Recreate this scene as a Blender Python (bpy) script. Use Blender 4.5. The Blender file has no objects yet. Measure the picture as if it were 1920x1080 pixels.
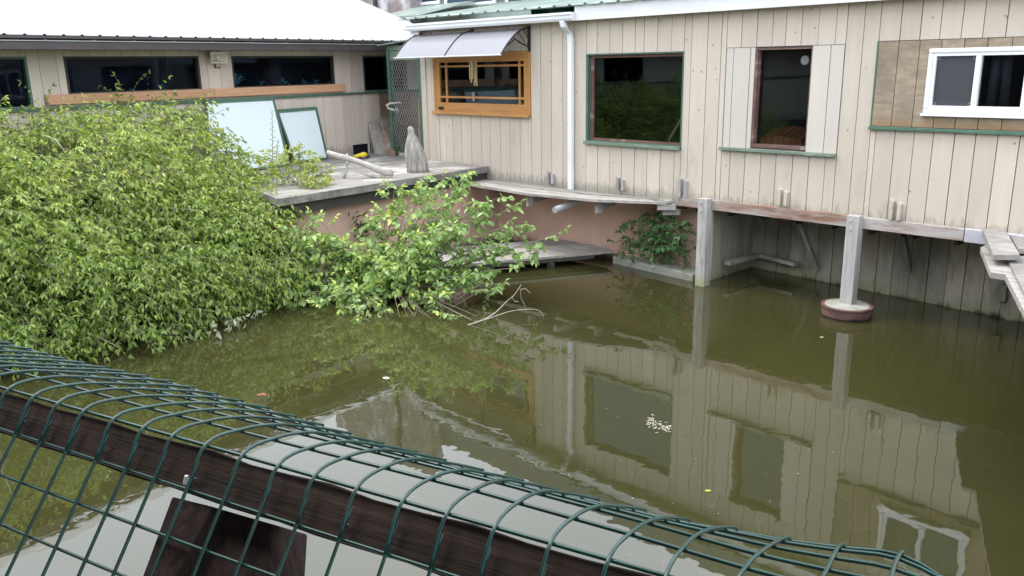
import bpy, math, random
import numpy as np
from mathutils import Matrix, Vector
R_=random.Random(7)
S=bpy.context.scene; COL=S.collection
# ------------------------------------------------------------ camera (solved from the photograph)
F=1559.342; YAW=2.36872088; PIT=0.261762971; ROL=-0.0185559048; H=2.8; YA=9.122
_f=np.array([math.cos(YAW)*math.cos(PIT),math.sin(YAW)*math.cos(PIT),-math.sin(PIT)])
_r=np.array([math.sin(YAW),-math.cos(YAW),0.]); _u=np.cross(_r,_f)
_r,_u=math.cos(ROL)*_r+math.sin(ROL)*_u, -math.sin(ROL)*_r+math.cos(ROL)*_u
CAM=np.array([0,0,H])
cd=bpy.data.cameras.new('camera'); cam=bpy.data.objects.new('camera',cd); COL.objects.link(cam)
M=Matrix.Identity(4)
for i in range(3): M[i][0]=_r[i]; M[i][1]=_u[i]; M[i][2]=-_f[i]; M[i][3]=CAM[i]
cam.matrix_world=M; cd.sensor_width=36; cd.lens=F/1920*36; cd.clip_start=.05; cd.clip_end=500
S.camera=cam
S.render.resolution_x=1024; S.render.resolution_y=576
# ------------------------------------------------------------ sky and light (overcast)
SUN_EL=math.radians(58); SUN_AZ=math.radians(200)   # azimuth of the sun, ccw from +X
w=bpy.data.worlds.new('World'); S.world=w; w.use_nodes=True
nt=w.node_tree; bg=nt.nodes['Background']; bg.inputs['Strength'].default_value=.1
sk=nt.nodes.new('ShaderNodeTexSky'); sk.sky_type='NISHITA'; sk.sun_disc=False
sk.sun_elevation=SUN_EL; sk.sun_rotation=math.pi/2-SUN_AZ; sk.dust_density=3; sk.air_density=1
tc=nt.nodes.new('ShaderNodeTexCoord'); no=nt.nodes.new('ShaderNodeTexNoise'); no.inputs['Scale'].default_value=1.6; no.inputs['Detail'].default_value=5
mp=nt.nodes.new('ShaderNodeMapping'); mp.inputs['Scale'].default_value=(1,1,2.2)
nt.links.new(tc.outputs['Generated'],mp.inputs['Vector']); nt.links.new(mp.outputs[0],no.inputs['Vector'])
cr=nt.nodes.new('ShaderNodeValToRGB'); e=cr.color_ramp.elements
e[0].position=.3; e[0].color=(.70,.77,.87,1); e[1].position=.7; e[1].color=(.97,1,1.05,1)
nt.links.new(no.outputs['Fac'],cr.inputs[0])
sc=nt.nodes.new('ShaderNodeVectorMath'); sc.operation='SCALE'; sc.inputs['Scale'].default_value=14.5
nt.links.new(cr.outputs[0],sc.inputs[0])
mx=nt.nodes.new('ShaderNodeMix'); mx.data_type='RGBA'; mx.inputs[0].default_value=.85
nt.links.new(sk.outputs[0],mx.inputs[6]); nt.links.new(sc.outputs[0],mx.inputs[7]); nt.links.new(mx.outputs[2],bg.inputs[0])
sl=bpy.data.lights.new('sun','SUN'); sl.energy=1.0; sl.angle=math.radians(25); sl.color=(1,.96,.9)
so=bpy.data.objects.new('sun',sl); COL.objects.link(so)
sd=Vector((math.cos(SUN_AZ)*math.cos(SUN_EL),math.sin(SUN_AZ)*math.cos(SUN_EL),math.sin(SUN_EL)))
so.rotation_euler=sd.to_track_quat('Z','Y').to_euler(); so.location=(0,0,30)
S.view_settings.view_transform='Standard'; S.view_settings.look='None'; S.view_settings.gamma=1
S.view_settings.exposure=1.32
S.render.engine='CYCLES'
try:
    S.cycles.transparent_max_bounces=12; S.cycles.max_bounces=8
except Exception: pass
# ------------------------------------------------------------ geometry helpers
def ray(x,y): return _f+_r*(x-960)/F+_u*(540-y)/F
def on(px,axis,val):
    d=ray(*px); t=(val-CAM[axis])/d[axis]; return CAM+t*d
def onA(px,off=0.): return on(px,1,YA-off)
def onZ(px,z): return on(px,2,z)
AZB=math.radians(99); PB=np.array([-13.18,8.6,0.]); TB=np.array([math.cos(AZB),math.sin(AZB),0.]); NB=np.array([math.sin(AZB),-math.cos(AZB),0.])
def onB(px,off=0.):
    d=ray(*px); t=((PB+NB*off-CAM)@NB)/(d@NB); return CAM+t*d
def sB(px,off=0.):
    P=onB(px,off); return (P-PB)@TB, P[2]
def bpt(s,z,off=0.): return PB+TB*s+NB*off+np.array([0,0,z])
FH=np.array([math.cos(YAW),math.sin(YAW),0.]); RH=np.array([math.sin(YAW),-math.cos(YAW),0.])
def atd(px,ref,dd=0.):      # point of the ray in the upright plane through ref
    d=ray(*px); t=((np.asarray(ref)-CAM)@FH+dd)/(d@FH); return CAM+t*d
def pj(P):
    d=np.asarray(P)-CAM; k=d@_f; return (960+F*(d@_r)/k,540-F*(d@_u)/k)
class MB:
    def __init__(s): s.v=[]; s.f=[]; s.c=[]
    def add(s,vs,fs,c=None):
        n=len(s.v); s.v+= [tuple(map(float,p)) for p in vs]; s.f+=[tuple(i+n for i in f) for f in fs]
        if c is None: c=R_.random()
        s.c+=[c]*len(fs); return s
    def hexa(s,p,c=None):   # p: 4 bottom ccw, 4 top
        return s.add(p,[(3,2,1,0),(4,5,6,7),(0,1,5,4),(1,2,6,5),(2,3,7,6),(3,0,4,7)],c)
    def box(s,x0,x1,y0,y1,z0,z1,c=None):
        return s.hexa([(x0,y0,z0),(x1,y0,z0),(x1,y1,z0),(x0,y1,z0),(x0,y0,z1),(x1,y0,z1),(x1,y1,z1),(x0,y1,z1)],c)
    def obox(s,P,X,Y,Z,c=None):  # corner and three edge vectors
        P,X,Y,Z=[np.asarray(a,float) for a in (P,X,Y,Z)]
        return s.hexa([P,P+X,P+X+Y,P+Y,P+Z,P+X+Z,P+X+Y+Z,P+Y+Z],c)
    def bar(s,a,b,w,h,up=(0,0,1),c=None):
        a=np.asarray(a,float); b=np.asarray(b,float); d=b-a; L=np.linalg.norm(d); d/=L
        x=np.cross(d,up); x/=np.linalg.norm(x); z=np.cross(x,d)
        return s.obox(a-x*w/2-z*h/2,x*w,b-a,z*h,c)
    def paneA(s,x0,x1,y,z0,z1): return s.add([(x0,y,z0),(x1,y,z0),(x1,y,z1),(x0,y,z1)],[(0,1,2,3)],.5)
    def bbox(s,s0,s1,o0,o1,z0,z1,c=None):  # box in wall-B frame
        return s.obox(bpt(s0,z0,o0),TB*(s1-s0),NB*(o1-o0)*1.0,np.array([0,0,z1-z0]),c)
    def tube(s,pts,r,n=6,c=None,cap=True):
        pts=[np.asarray(p,float) for p in pts]; m=len(pts); rr=r if hasattr(r,'__len__') else [r]*m
        vs=[]; ref=None
        for i in range(m):
            d=pts[min(i+1,m-1)]-pts[max(i-1,0)]; d=d/(np.linalg.norm(d)+1e-9)
            if ref is None: ref=np.array([0,0,1.]) if abs(d[2])<.9 else np.array([1.,0,0])
            x=np.cross(d,ref); x/=np.linalg.norm(x); y=np.cross(x,d); ref=y
            for k in range(n):
                a=2*math.pi*k/n; vs.append(pts[i]+rr[i]*(math.cos(a)*x+math.sin(a)*y))
        fs=[(i*n+k,i*n+(k+1)%n,(i+1)*n+(k+1)%n,(i+1)*n+k) for i in range(m-1) for k in range(n)]
        if cap: fs+=[tuple(range(n-1,-1,-1)),tuple((m-1)*n+k for k in range(n))]
        return s.add(vs,fs,c)
    def prism(s,poly,z0,z1,c=None):
        n=len(poly); vs=[(p[0],p[1],z0) for p in poly]+[(p[0],p[1],z1) for p in poly]
        fs=[tuple(range(n-1,-1,-1)),tuple(range(n,2*n))]+[(k,(k+1)%n,n+(k+1)%n,n+k) for k in range(n)]
        return s.add(vs,fs,c)
    def lathe(s,P,prof,n=20,c=None,jit=None):
        vs=[]
        for j,(r,z) in enumerate(prof):
            for k in range(n):
                a=2*math.pi*k/n; q=1 if jit is None else jit(a,z); vs.append((P[0]+r*q*math.cos(a),P[1]+r*q*math.sin(a),P[2]+z))
        m=len(prof); fs=[(i*n+k,i*n+(k+1)%n,(i+1)*n+(k+1)%n,(i+1)*n+k) for i in range(m-1) for k in range(n)]
        fs+=[tuple(range(n-1,-1,-1)),tuple((m-1)*n+k for k in range(n))]
        return s.add(vs,fs,c)
    def build(s,name,m,parent=None,smooth=False,bevel=0):
        me=bpy.data.meshes.new(name); me.from_pydata(s.v,[],s.f); me.update()
        at=me.attributes.new('v','FLOAT','FACE'); at.data.foreach_set('value',s.c)
        me.materials.append(m); o=bpy.data.objects.new(name,me); COL.objects.link(o)
        if smooth: me.polygons.foreach_set('use_smooth',[True]*len(me.polygons))
        if parent is not None: par(o,parent)
        if bevel:
            b=o.modifiers.new('bevel','BEVEL'); b.width=bevel; b.segments=2; b.limit_method='ANGLE'
        return o
def wloc(o):
    p=Vector((0,0,0))
    while o is not None: p=p+o.location; o=o.parent
    return p
def par(o,p):
    o.parent=p; o.matrix_parent_inverse=Matrix.Translation(-p.matrix_world.translation if p.parent is None and p.type=='EMPTY' else Vector((0,0,0)))
def tag(o,label=None,cat=None,group=None,kind=None):
    if label: o['label']=label
    if cat: o['category']=cat
    if group: o['group']=group
    if kind: o['kind']=kind
    return o
def thing(name,label,cat,loc,group=None):
    o=bpy.data.objects.new(name,None); COL.objects.link(o); o.location=tuple(map(float,loc)); o.empty_display_size=.1
    o.matrix_world=Matrix.Translation(Vector(tuple(map(float,loc)))); return tag(o,label,cat,group)
# ------------------------------------------------------------ materials
def mat(name,base,alt=None,rough=.7,grain=(3,3,3),detail=6,bump=.15,bdist=.01,var=.12,stain=None,sscale=2.,sth=(.5,.7),smul=(1,1,1),low=None,spec=.4,metal=0,grooves=None,spots=None,coat=0,rot=0):
    m=bpy.data.materials.new(name); m.use_nodes=True; t=m.node_tree; N=t.nodes; L=t.links; b=N['Principled BSDF']
    b.inputs['Roughness'].default_value=rough; b.inputs['Specular IOR Level'].default_value=spec; b.inputs['Metallic'].default_value=metal
    if coat: b.inputs['Coat Weight'].default_value=coat; b.inputs['Coat Roughness'].default_value=.15
    tc=N.new('ShaderNodeTexCoord'); at=N.new('ShaderNodeAttribute'); at.attribute_name='v'
    mp=N.new('ShaderNodeMapping'); mp.inputs['Scale'].default_value=grain
    ad=N.new('ShaderNodeVectorMath'); ad.operation='ADD'; ms=N.new('ShaderNodeMath'); ms.operation='MULTIPLY'; ms.inputs[1].default_value=37.
    L.new(at.outputs['Fac'],ms.inputs[0]); rm=N.new('ShaderNodeMapping'); rm.inputs['Rotation'].default_value=(0,0,rot); L.new(tc.outputs['Object'],rm.inputs[0]); L.new(rm.outputs[0],mp.inputs[0]); L.new(mp.outputs[0],ad.inputs[0]); L.new(ms.outputs[0],ad.inputs[1])
    no=N.new('ShaderNodeTexNoise'); no.inputs['Scale'].default_value=1; no.inputs['Detail'].default_value=detail; no.inputs['Roughness'].default_value=.62
    L.new(ad.outputs[0],no.inputs['Vector'])
    cr=N.new('ShaderNodeValToRGB'); cr.color_ramp.elements[0].position=.3; cr.color_ramp.elements[1].position=.7
    alt=alt or tuple(c*.8 for c in base)
    cr.color_ramp.elements[0].color=(*alt,1); cr.color_ramp.elements[1].color=(*base,1); L.new(no.outputs['Fac'],cr.inputs[0])
    col=cr.outputs[0]
    # per-piece brightness
    mr=N.new('ShaderNodeMapRange'); mr.inputs['To Min'].default_value=1-var; mr.inputs['To Max'].default_value=1+var*.6; L.new(at.outputs['Fac'],mr.inputs[0])
    vm=N.new('ShaderNodeVectorMath'); vm.operation='SCALE'; L.new(col,vm.inputs[0]); L.new(mr.outputs[0],vm.inputs['Scale']); col=vm.outputs[0]
    def mixin(col,fac,c):
        x=N.new('ShaderNodeMix'); x.data_type='RGBA'; L.new(fac,x.inputs[0]); L.new(col,x.inputs[6]); x.inputs[7].default_value=(*c,1); return x.outputs[2]
    if stain:
        mp2=N.new('ShaderNodeMapping'); mp2.inputs['Scale'].default_value=tuple(sscale*k for k in smul); L.new(tc.outputs['Object'],mp2.inputs[0])
        n2=N.new('ShaderNodeTexNoise'); n2.inputs['Scale'].default_value=1; n2.inputs['Detail'].default_value=8; n2.inputs['Roughness'].default_value=.7; L.new(mp2.outputs[0],n2.inputs['Vector'])
        m2=N.new('ShaderNodeMapRange'); m2.inputs['From Min'].default_value=sth[0]; m2.inputs['From Max'].default_value=sth[1]; L.new(n2.outputs['Fac'],m2.inputs[0])
        fac=m2.outputs[0]; col=mixin(col,fac,stain)
    for lw in (low or []):  # (z_full, z_none, colour, strength, noise scale): growth and grime that creeps up from an edge
        z1,z0,c,stg,nsc=lw
        sp=N.new('ShaderNodeSeparateXYZ'); L.new(tc.outputs['Object'],sp.inputs[0])
        mz=N.new('ShaderNodeMapRange'); mz.inputs['From Min'].default_value=z0; mz.inputs['From Max'].default_value=z1; mz.inputs['To Min'].default_value=-.45; mz.inputs['To Max'].default_value=.35; L.new(sp.outputs[2],mz.inputs[0])
        mp3=N.new('ShaderNodeMapping'); mp3.inputs['Scale'].default_value=(nsc*2,nsc*2,nsc*.6); L.new(tc.outputs['Object'],mp3.inputs[0])
        n3=N.new('ShaderNodeTexNoise'); n3.inputs['Scale'].default_value=1; n3.inputs['Detail'].default_value=9; n3.inputs['Roughness'].default_value=.75; L.new(mp3.outputs[0],n3.inputs['Vector'])
        a=N.new('ShaderNodeMath'); a.operation='ADD'; L.new(mz.outputs[0],a.inputs[0]); L.new(n3.outputs['Fac'],a.inputs[1])
        m3=N.new('ShaderNodeMapRange'); m3.inputs['From Min'].default_value=.48; m3.inputs['From Max'].default_value=.68; m3.inputs['To Max'].default_value=stg; L.new(a.outputs[0],m3.inputs[0])
        col=mixin(col,m3.outputs[0],c)
    if spots:   # (scale, radius, colour)
        vo=N.new('ShaderNodeTexVoronoi'); vo.inputs['Scale'].default_value=spots[0]; L.new(tc.outputs['Object'],vo.inputs['Vector'])
        m4=N.new('ShaderNodeMapRange'); m4.inputs['From Min'].default_value=spots[1]; m4.inputs['From Max'].default_value=spots[1]*.6; m4.inputs['To Max'].default_value=.8; L.new(vo.outputs['Distance'],m4.inputs[0])
        col=mixin(col,m4.outputs[0],spots[2])
    hgt=no.outputs['Fac']
    if grooves:  # (axis vector, pitch, width, colour)
        dt=N.new('ShaderNodeVectorMath'); dt.operation='DOT_PRODUCT'; dt.inputs[1].default_value=grooves[0]; L.new(tc.outputs['Object'],dt.inputs[0])
        dv=N.new('ShaderNodeMath'); dv.operation='DIVIDE'; dv.inputs[1].default_value=grooves[1]; L.new(dt.outputs['Value'],dv.inputs[0])
        fr=N.new('ShaderNodeMath'); fr.operation='FRACT'; L.new(dv.outputs[0],fr.inputs[0])
        lt=N.new('ShaderNodeMath'); lt.operation='LESS_THAN'; lt.inputs[1].default_value=grooves[2]; L.new(fr.outputs[0],lt.inputs[0])
        mm=N.new('ShaderNodeMath'); mm.operation='MULTIPLY'; mm.inputs[1].default_value=.8; L.new(lt.outputs[0],mm.inputs[0]); col=mixin(col,mm.outputs[0],grooves[3])
        sb=N.new('ShaderNodeMath'); sb.operation='SUBTRACT'; L.new(hgt,sb.inputs[0]); L.new(lt.outputs[0],sb.inputs[1]); hgt=sb.outputs[0]
    L.new(col,b.inputs['Base Color'])
    if bump:
        bp=N.new('ShaderNodeBump'); bp.inputs['Strength'].default_value=bump; bp.inputs['Distance'].default_value=bdist; L.new(hgt,bp.inputs['Height']); L.new(bp.outputs[0],b.inputs['Normal'])
    return m
def glass(name,tint=(.55,.6,.6),ior=1.85,gc=(.92,.96,1)):
    m=bpy.data.materials.new(name); m.use_nodes=True; t=m.node_tree; N=t.nodes; L=t.links; N.remove(N['Principled BSDF'])
    tr=N.new('ShaderNodeBsdfTransparent'); tr.inputs[0].default_value=(*tint,1); gl=N.new('ShaderNodeBsdfGlossy'); gl.inputs['Roughness'].default_value=.015; gl.inputs[0].default_value=(*gc,1)
    fr=N.new('ShaderNodeFresnel'); fr.inputs[0].default_value=ior; mx=N.new('ShaderNodeMixShader'); L.new(fr.outputs[0],mx.inputs[0]); L.new(tr.outputs[0],mx.inputs[1]); L.new(gl.outputs[0],mx.inputs[2])
    tc=N.new('ShaderNodeTexCoord'); no=N.new('ShaderNodeTexNoise'); no.inputs['Scale'].default_value=2.; no.inputs['Detail'].default_value=1; bp=N.new('ShaderNodeBump'); bp.inputs['Strength'].default_value=.06; bp.inputs['Distance'].default_value=.02
    L.new(tc.outputs['Object'],no.inputs['Vector']); L.new(no.outputs['Fac'],bp.inputs['Height']); L.new(bp.outputs[0],gl.inputs['Normal'])
    L.new(mx.outputs[0],N['Material Output'].inputs[0]); return m
DIRT=(.06,.06,.045)
M_beige=mat('beige_paint',(.58,.51,.43),(.525,.46,.385),rough=.62,grain=(9,9,1.3),bump=.12,bdist=.004,var=.08,stain=(.34,.32,.25),sscale=1.3,smul=(2.5,2.5,.8),sth=(.58,.85),low=[(1.0,1.42,(.17,.17,.14),.55,9.)],spots=(5.0,.085,(.20,.17,.14)))
M_beigeB=mat('beige_paint_far',(.60,.525,.445),(.54,.47,.40),rough=.65,grain=(6,6,1.),bump=.1,bdist=.004,var=.10,stain=(.33,.28,.24),sscale=1.1,smul=(1.5,1.5,.8),sth=(.55,.8),low=[(1.2,1.7,(.2,.17,.15),.6,5.)])
M_cream=mat('cream_panel_paint',(.575,.535,.47),(.54,.50,.44),rough=.6,grain=(8,8,1.2),bump=.06,bdist=.003,var=.04,stain=(.42,.41,.36),sscale=1.5,sth=(.6,.9))
M_skirt=mat('stained_shaded_skirting_paint',(.40,.365,.30),(.29,.265,.21),rough=.75,grain=(7,7,1.2),bump=.2,bdist=.006,var=.25,stain=(.13,.125,.09),sscale=1.6,smul=(2,2,.7),sth=(.48,.72),low=[(-.05,.34,(.24,.25,.13),.7,3.),(-.10,.20,(.012,.013,.009),1.,2.2)])  # base and stain darkened to stand for shade under the floor; algae below
M_back=mat('dark_gap',(.19,.175,.15),rough=.9,bump=0)
M_greyw=mat('weathered_grey_wood',(.42,.40,.37),(.22,.205,.19),rough=.85,grain=(5,5,5),detail=9,bump=.5,bdist=.006,var=.25,stain=(.12,.115,.10),sscale=3.,sth=(.52,.7))
M_plankw=mat('weathered_walkway_wood',(.45,.42,.385),(.24,.22,.20),rough=.85,grain=(2.,22,22),detail=9,bump=.6,bdist=.005,var=.25,stain=(.16,.145,.13),sscale=1.6,smul=(1,6,6),sth=(.5,.72))
M_post=mat('bleached_post_wood',(.50,.49,.48),(.30,.285,.27),rough=.8,grain=(22,22,1.6),detail=9,bump=.5,bdist=.005,var=.12,stain=(.20,.16,.13),sscale=1.7,smul=(3,3,.6),sth=(.56,.72),low=[(-.15,.60,(.27,.27,.09),.6,5.),(-.06,.06,(.035,.035,.02),.9,6.)])
M_beam=mat('reddish_beam_wood',(.33,.18,.12),(.15,.075,.045),rough=.7,grain=(1.8,30,30),detail=9,bump=.4,bdist=.004,var=.05,stain=(.42,.39,.37),sscale=.7,smul=(1,2,6),sth=(.44,.58))
M_deck=mat('grimy_deck_boards',(.36,.335,.30),(.17,.16,.145),rough=.85,grain=(14,1.6,8),detail=9,bump=.4,bdist=.006,var=.05,stain=(.58,.56,.52),sscale=1.2,smul=(1.6,.8,1),sth=(.54,.64),grooves=((math.cos(.1),math.sin(.1),0),.145,.05,(.05,.045,.04)))
M_deckedge=mat('deck_edge_wood',(.34,.32,.30),(.16,.15,.14),rough=.85,grain=(14,1.8,14),detail=9,bump=.5,bdist=.006,var=.2,stain=(.08,.08,.07),sscale=3,sth=(.5,.7))
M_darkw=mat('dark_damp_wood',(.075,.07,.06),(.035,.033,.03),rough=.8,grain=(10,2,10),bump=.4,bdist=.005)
M_pink=mat('pink_concrete',(.70,.46,.37),(.62,.40,.32),rough=.85,grain=(1.2,1.2,1.2),detail=5,bump=.15,bdist=.01,var=.03,stain=(.50,.35,.28),sscale=1.1,smul=(1,1,1.6),sth=(.42,.7),low=[(-.1,.35,(.13,.12,.09),.9,3.)])
M_green=mat('green_trim_paint',(.085,.165,.115),(.06,.12,.085),rough=.5,grain=(5,5,5),bump=.15,bdist=.004,stain=(.22,.27,.2),sscale=6,smul=(1,3,3),sth=(.6,.75))
M_palegreen=mat('faded_green_paint',(.21,.28,.215),(.14,.19,.145),rough=.6,grain=(2,14,14),bump=.2,bdist=.004,stain=(.42,.45,.38),sscale=5,smul=(1,4,4),sth=(.55,.7))
M_white=mat('white_gutter_paint',(.78,.79,.80),(.70,.71,.72),rough=.4,grain=(2,2,2),bump=.03,var=.03,stain=(.5,.5,.48),sscale=2.2,sth=(.62,.85))
M_vinyl=mat('white_vinyl',(.82,.83,.84),(.79,.80,.81),rough=.3,grain=(2,2,2),bump=0,var=.02,coat=.2)
M_roofA=mat('green_sheet_roofing',(.25,.31,.275),(.18,.225,.20),rough=.5,grain=(3,1,1),bump=.1,stain=(.36,.42,.37),sscale=1.6,sth=(.5,.72))
M_roofB=mat('white_sheet_roofing',(.50,.51,.52),(.46,.47,.48),rough=.5,grain=(1,1,1),bump=.03,var=.02,spec=.3)
M_brown=mat('dark_brown_gutter',(.075,.06,.062),(.05,.042,.042),rough=.4,grain=(2,2,2),bump=.03,spec=.5)
M_ply=mat('bare_weathered_plywood',(.42,.335,.24),(.25,.20,.145),rough=.8,grain=(4,4,20),detail=9,bump=.25,bdist=.004,var=.15,stain=(.20,.17,.13),sscale=3.,smul=(1.2,1.2,1.),sth=(.45,.7),low=[(2.08,2.35,(.30,.17,.08),.6,4.)])
M_box=mat('new_cedar_board',(.62,.36,.215),(.48,.26,.145),rough=.6,grain=(2.,1.2,28),detail=7,bump=.12,bdist=.003,var=.1,stain=(.33,.16,.08),sscale=3,smul=(1,1,4),sth=(.66,.74))
M_orange=mat('varnished_fir',(.52,.26,.085),(.40,.18,.05),rough=.35,grain=(2,8,20),detail=6,bump=.05,bdist=.002,var=.06,coat=.3)
M_redwood=mat('dull_red_frame_wood',(.20,.105,.085),(.11,.06,.05),rough=.7,grain=(4,4,4),bump=.2,bdist=.004,stain=(.4,.3,.26),sscale=4,sth=(.55,.7))
M_brownpl=mat('brown_patch_board',(.30,.19,.13),(.20,.13,.10),rough=.8,grain=(6,6,3),bump=.2,stain=(.36,.31,.28),sscale=2.5,sth=(.45,.65))
M_darkred=mat('dark_brown_sheet',(.12,.075,.065),(.08,.05,.045),rough=.8,bump=.1)
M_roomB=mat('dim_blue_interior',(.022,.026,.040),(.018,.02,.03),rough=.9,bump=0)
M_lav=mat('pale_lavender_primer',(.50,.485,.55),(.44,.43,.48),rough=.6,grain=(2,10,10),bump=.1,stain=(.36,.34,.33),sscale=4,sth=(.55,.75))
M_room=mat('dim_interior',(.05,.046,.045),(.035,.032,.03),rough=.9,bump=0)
M_black=mat('black_plastic',(.02,.02,.022),rough=.4,bump=0)
M_speaker=mat('aged_speaker_plastic',(.80,.77,.66),(.74,.70,.6),rough=.5,bump=.03)
M_galv=mat('galvanised_wire',(.55,.56,.56),(.42,.42,.42),rough=.45,metal=.2,bump=0)
M_rope=mat('white_rope',(.62,.56,.48),(.45,.4,.33),rough=.9,grain=(60,60,60),bump=.5,bdist=.004)
M_drift=mat('bleached_driftwood',(.48,.44,.40),(.15,.14,.13),rough=.85,grain=(24,24,3.2),detail=9,bump=.7,bdist=.012,var=.1,stain=(.2,.185,.17),sscale=4,smul=(2,2,.6),sth=(.53,.7))
M_branch=mat('bleached_branch_wood',(.56,.52,.48),(.33,.3,.27),rough=.85,grain=(9,9,20),detail=8,bump=.6,bdist=.01,stain=(.3,.27,.25),sscale=6,sth=(.55,.7))
M_yellow=mat('yellow_plastic',(.75,.58,.03),rough=.4,bump=0); M_blue=mat('blue_cord',(.05,.05,.20),rough=.6,bump=0)
M_rust=mat('rusty_drum_paint',(.17,.085,.075),(.10,.055,.05),rough=.6,grain=(5,5,5),bump=.15,stain=(.25,.2,.17),sscale=4,sth=(.55,.72),low=[(.0,.07,(.012,.01,.008),1.,6.)])
M_conc=mat('mossy_concrete',(.42,.41,.37),(.28,.275,.24),rough=.9,grain=(6,6,6),bump=.3,stain=(.2,.22,.13),sscale=5,sth=(.5,.68))
M_rail=mat('dark_stained_rail_wood',(.066,.047,.038),(.019,.014,.012),rough=.85,grain=(3.5,60,90),detail=9,bump=.9,bdist=.004,var=.05,rot=-.2885,spec=.12,stain=(.035,.026,.022),sscale=7,smul=(1,3,3),sth=(.55,.7))
M_raild=mat('dark_stained_post_wood',(.065,.044,.039),(.02,.014,.013),rough=.85,grain=(60,60,7),detail=9,bump=.9,bdist=.006,var=.05,spec=.12)
M_wire=mat('green_vinyl_wire',(.009,.066,.052),(.006,.036,.03),rough=.3,grain=(30,30,30),bump=.08,bdist=.001,spec=.6,stain=(.05,.13,.1),sscale=18,sth=(.6,.75))
M_twig=mat('grey_twig',(.26,.215,.17),(.15,.12,.09),rough=.85,bump=.1); M_dead=mat('bleached_twig',(.55,.5,.43),(.4,.36,.3),rough=.8,bump=.1)
M_stone=mat('lichen_wall',(.36,.33,.33),(.16,.11,.10),rough=.9,grain=(2,2,2.5),detail=9,bump=.4,bdist=.02,stain=(.55,.54,.56),sscale=1.7,sth=(.5,.62))
M_greysid=mat('grey_siding',(.22,.22,.23),(.15,.15,.16),rough=.8,grain=(2,2,10),bump=.2,grooves=((0,0,1),.14,.08,(.06,.06,.06)))
M_mud=mat('muddy_bank',(.06,.05,.03),(.035,.03,.02),rough=.9,bump=.6,bdist=.05)
M_ground=mat('ground_soil',(.10,.085,.06),(.06,.052,.04),rough=.95,bump=.4,bdist=.03)
M_dkbuild=mat('dark_timber_siding',(.055,.045,.038),(.03,.025,.022),rough=.8,grain=(2,2,10),bump=.3,grooves=((0,0,1),.2,.06,(.01,.01,.01)))
M_screen=mat('insect_screen',(.055,.058,.068),(.05,.052,.06),rough=.6,bump=0)
M_panel=mat('frosted_sheet',(.68,.77,.79),(.64,.73,.75),rough=.5,grain=(1.2,1.2,1.2),bump=.02,var=.02)
M_awn=bpy.data.materials.new('smoked_polycarbonate'); M_awn.use_nodes=True; _t=M_awn.node_tree; _b=_t.nodes['Principled BSDF']; _b.inputs['Base Color'].default_value=(.44,.44,.47,1); _b.inputs['Roughness'].default_value=.16; _b.inputs['Specular IOR Level'].default_value=.6
_tr=_t.nodes.new('ShaderNodeBsdfTransparent'); _tr.inputs[0].default_value=(.6,.6,.66,1); _mx=_t.nodes.new('ShaderNodeMixShader'); _mx.inputs[0].default_value=.5; _t.links.new(_b.outputs[0],_mx.inputs[1]); _t.links.new(_tr.outputs[0],_mx.inputs[2]); _t.links.new(_mx.outputs[0],_t.nodes['Material Output'].inputs[0])
M_tile=mat('terracotta',(.42,.13,.06),(.30,.09,.045),rough=.6,grain=(6,6,6),bump=.1,grooves=((1,0,0),.06,.2,(.15,.05,.03)))
M_bamboo=mat('bamboo_chime',(.50,.38,.22),(.36,.26,.14),rough=.6,grain=(20,20,6),bump=.1)
M_tarp=mat('green_tarp',(.03,.30,.16),rough=.5,bump=.2); M_decal=mat('white_decal',(.42,.45,.46),rough=.5,bump=0)
M_koi=mat('orange_fish_skin',(.24,.08,.025),rough=.5,bump=0)
M_chalk=mat('chalky_white_sliver',(.7,.68,.64),rough=.8,bump=.1)
G_A=glass('window_glass',(.75,.8,.84),1.7,(.72,.86,1.0)); G_B=glass('window_glass_far',(.6,.72,.85),1.32,(.6,.75,1))
# water: murky body under a smooth skin
m=bpy.data.materials.new('pond_water'); m.use_nodes=True; t=m.node_tree; N=t.nodes; L=t.links; b=N['Principled BSDF']; M_water=m
b.inputs['Roughness'].default_value=.012; b.inputs['IOR'].default_value=1.7
tc=N.new('ShaderNodeTexCoord'); n1=N.new('ShaderNodeTexNoise'); n1.inputs['Scale'].default_value=.35; n1.inputs['Detail'].default_value=3
L.new(tc.outputs['Object'],n1.inputs['Vector']); cr=N.new('ShaderNodeValToRGB'); cr.color_ramp.elements[0].position=.35; cr.color_ramp.elements[1].position=.7
cr.color_ramp.elements[0].color=(.033,.032,.011,1); cr.color_ramp.elements[1].color=(.043,.042,.014,1); L.new(n1.outputs['Fac'],cr.inputs[0])
n2=N.new('ShaderNodeTexNoise'); n2.inputs['Scale'].default_value=5.5; n2.inputs['Detail'].default_value=9; n2.inputs['Roughness'].default_value=.75; n2.inputs['Distortion'].default_value=1.2; L.new(tc.outputs['Object'],n2.inputs['Vector'])
m2=N.new('ShaderNodeMapRange'); m2.inputs['From Min'].default_value=.5; m2.inputs['From Max'].default_value=.8; L.new(n2.outputs['Fac'],m2.inputs[0])
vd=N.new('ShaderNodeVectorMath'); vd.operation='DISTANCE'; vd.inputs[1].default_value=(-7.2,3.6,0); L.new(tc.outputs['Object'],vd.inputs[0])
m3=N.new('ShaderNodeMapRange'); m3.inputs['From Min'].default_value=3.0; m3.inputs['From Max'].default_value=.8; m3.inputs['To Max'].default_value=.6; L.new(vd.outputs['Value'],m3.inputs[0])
mu=N.new('ShaderNodeMath'); mu.operation='MULTIPLY'; L.new(m2.outputs[0],mu.inputs[0]); L.new(m3.outputs[0],mu.inputs[1])
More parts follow.
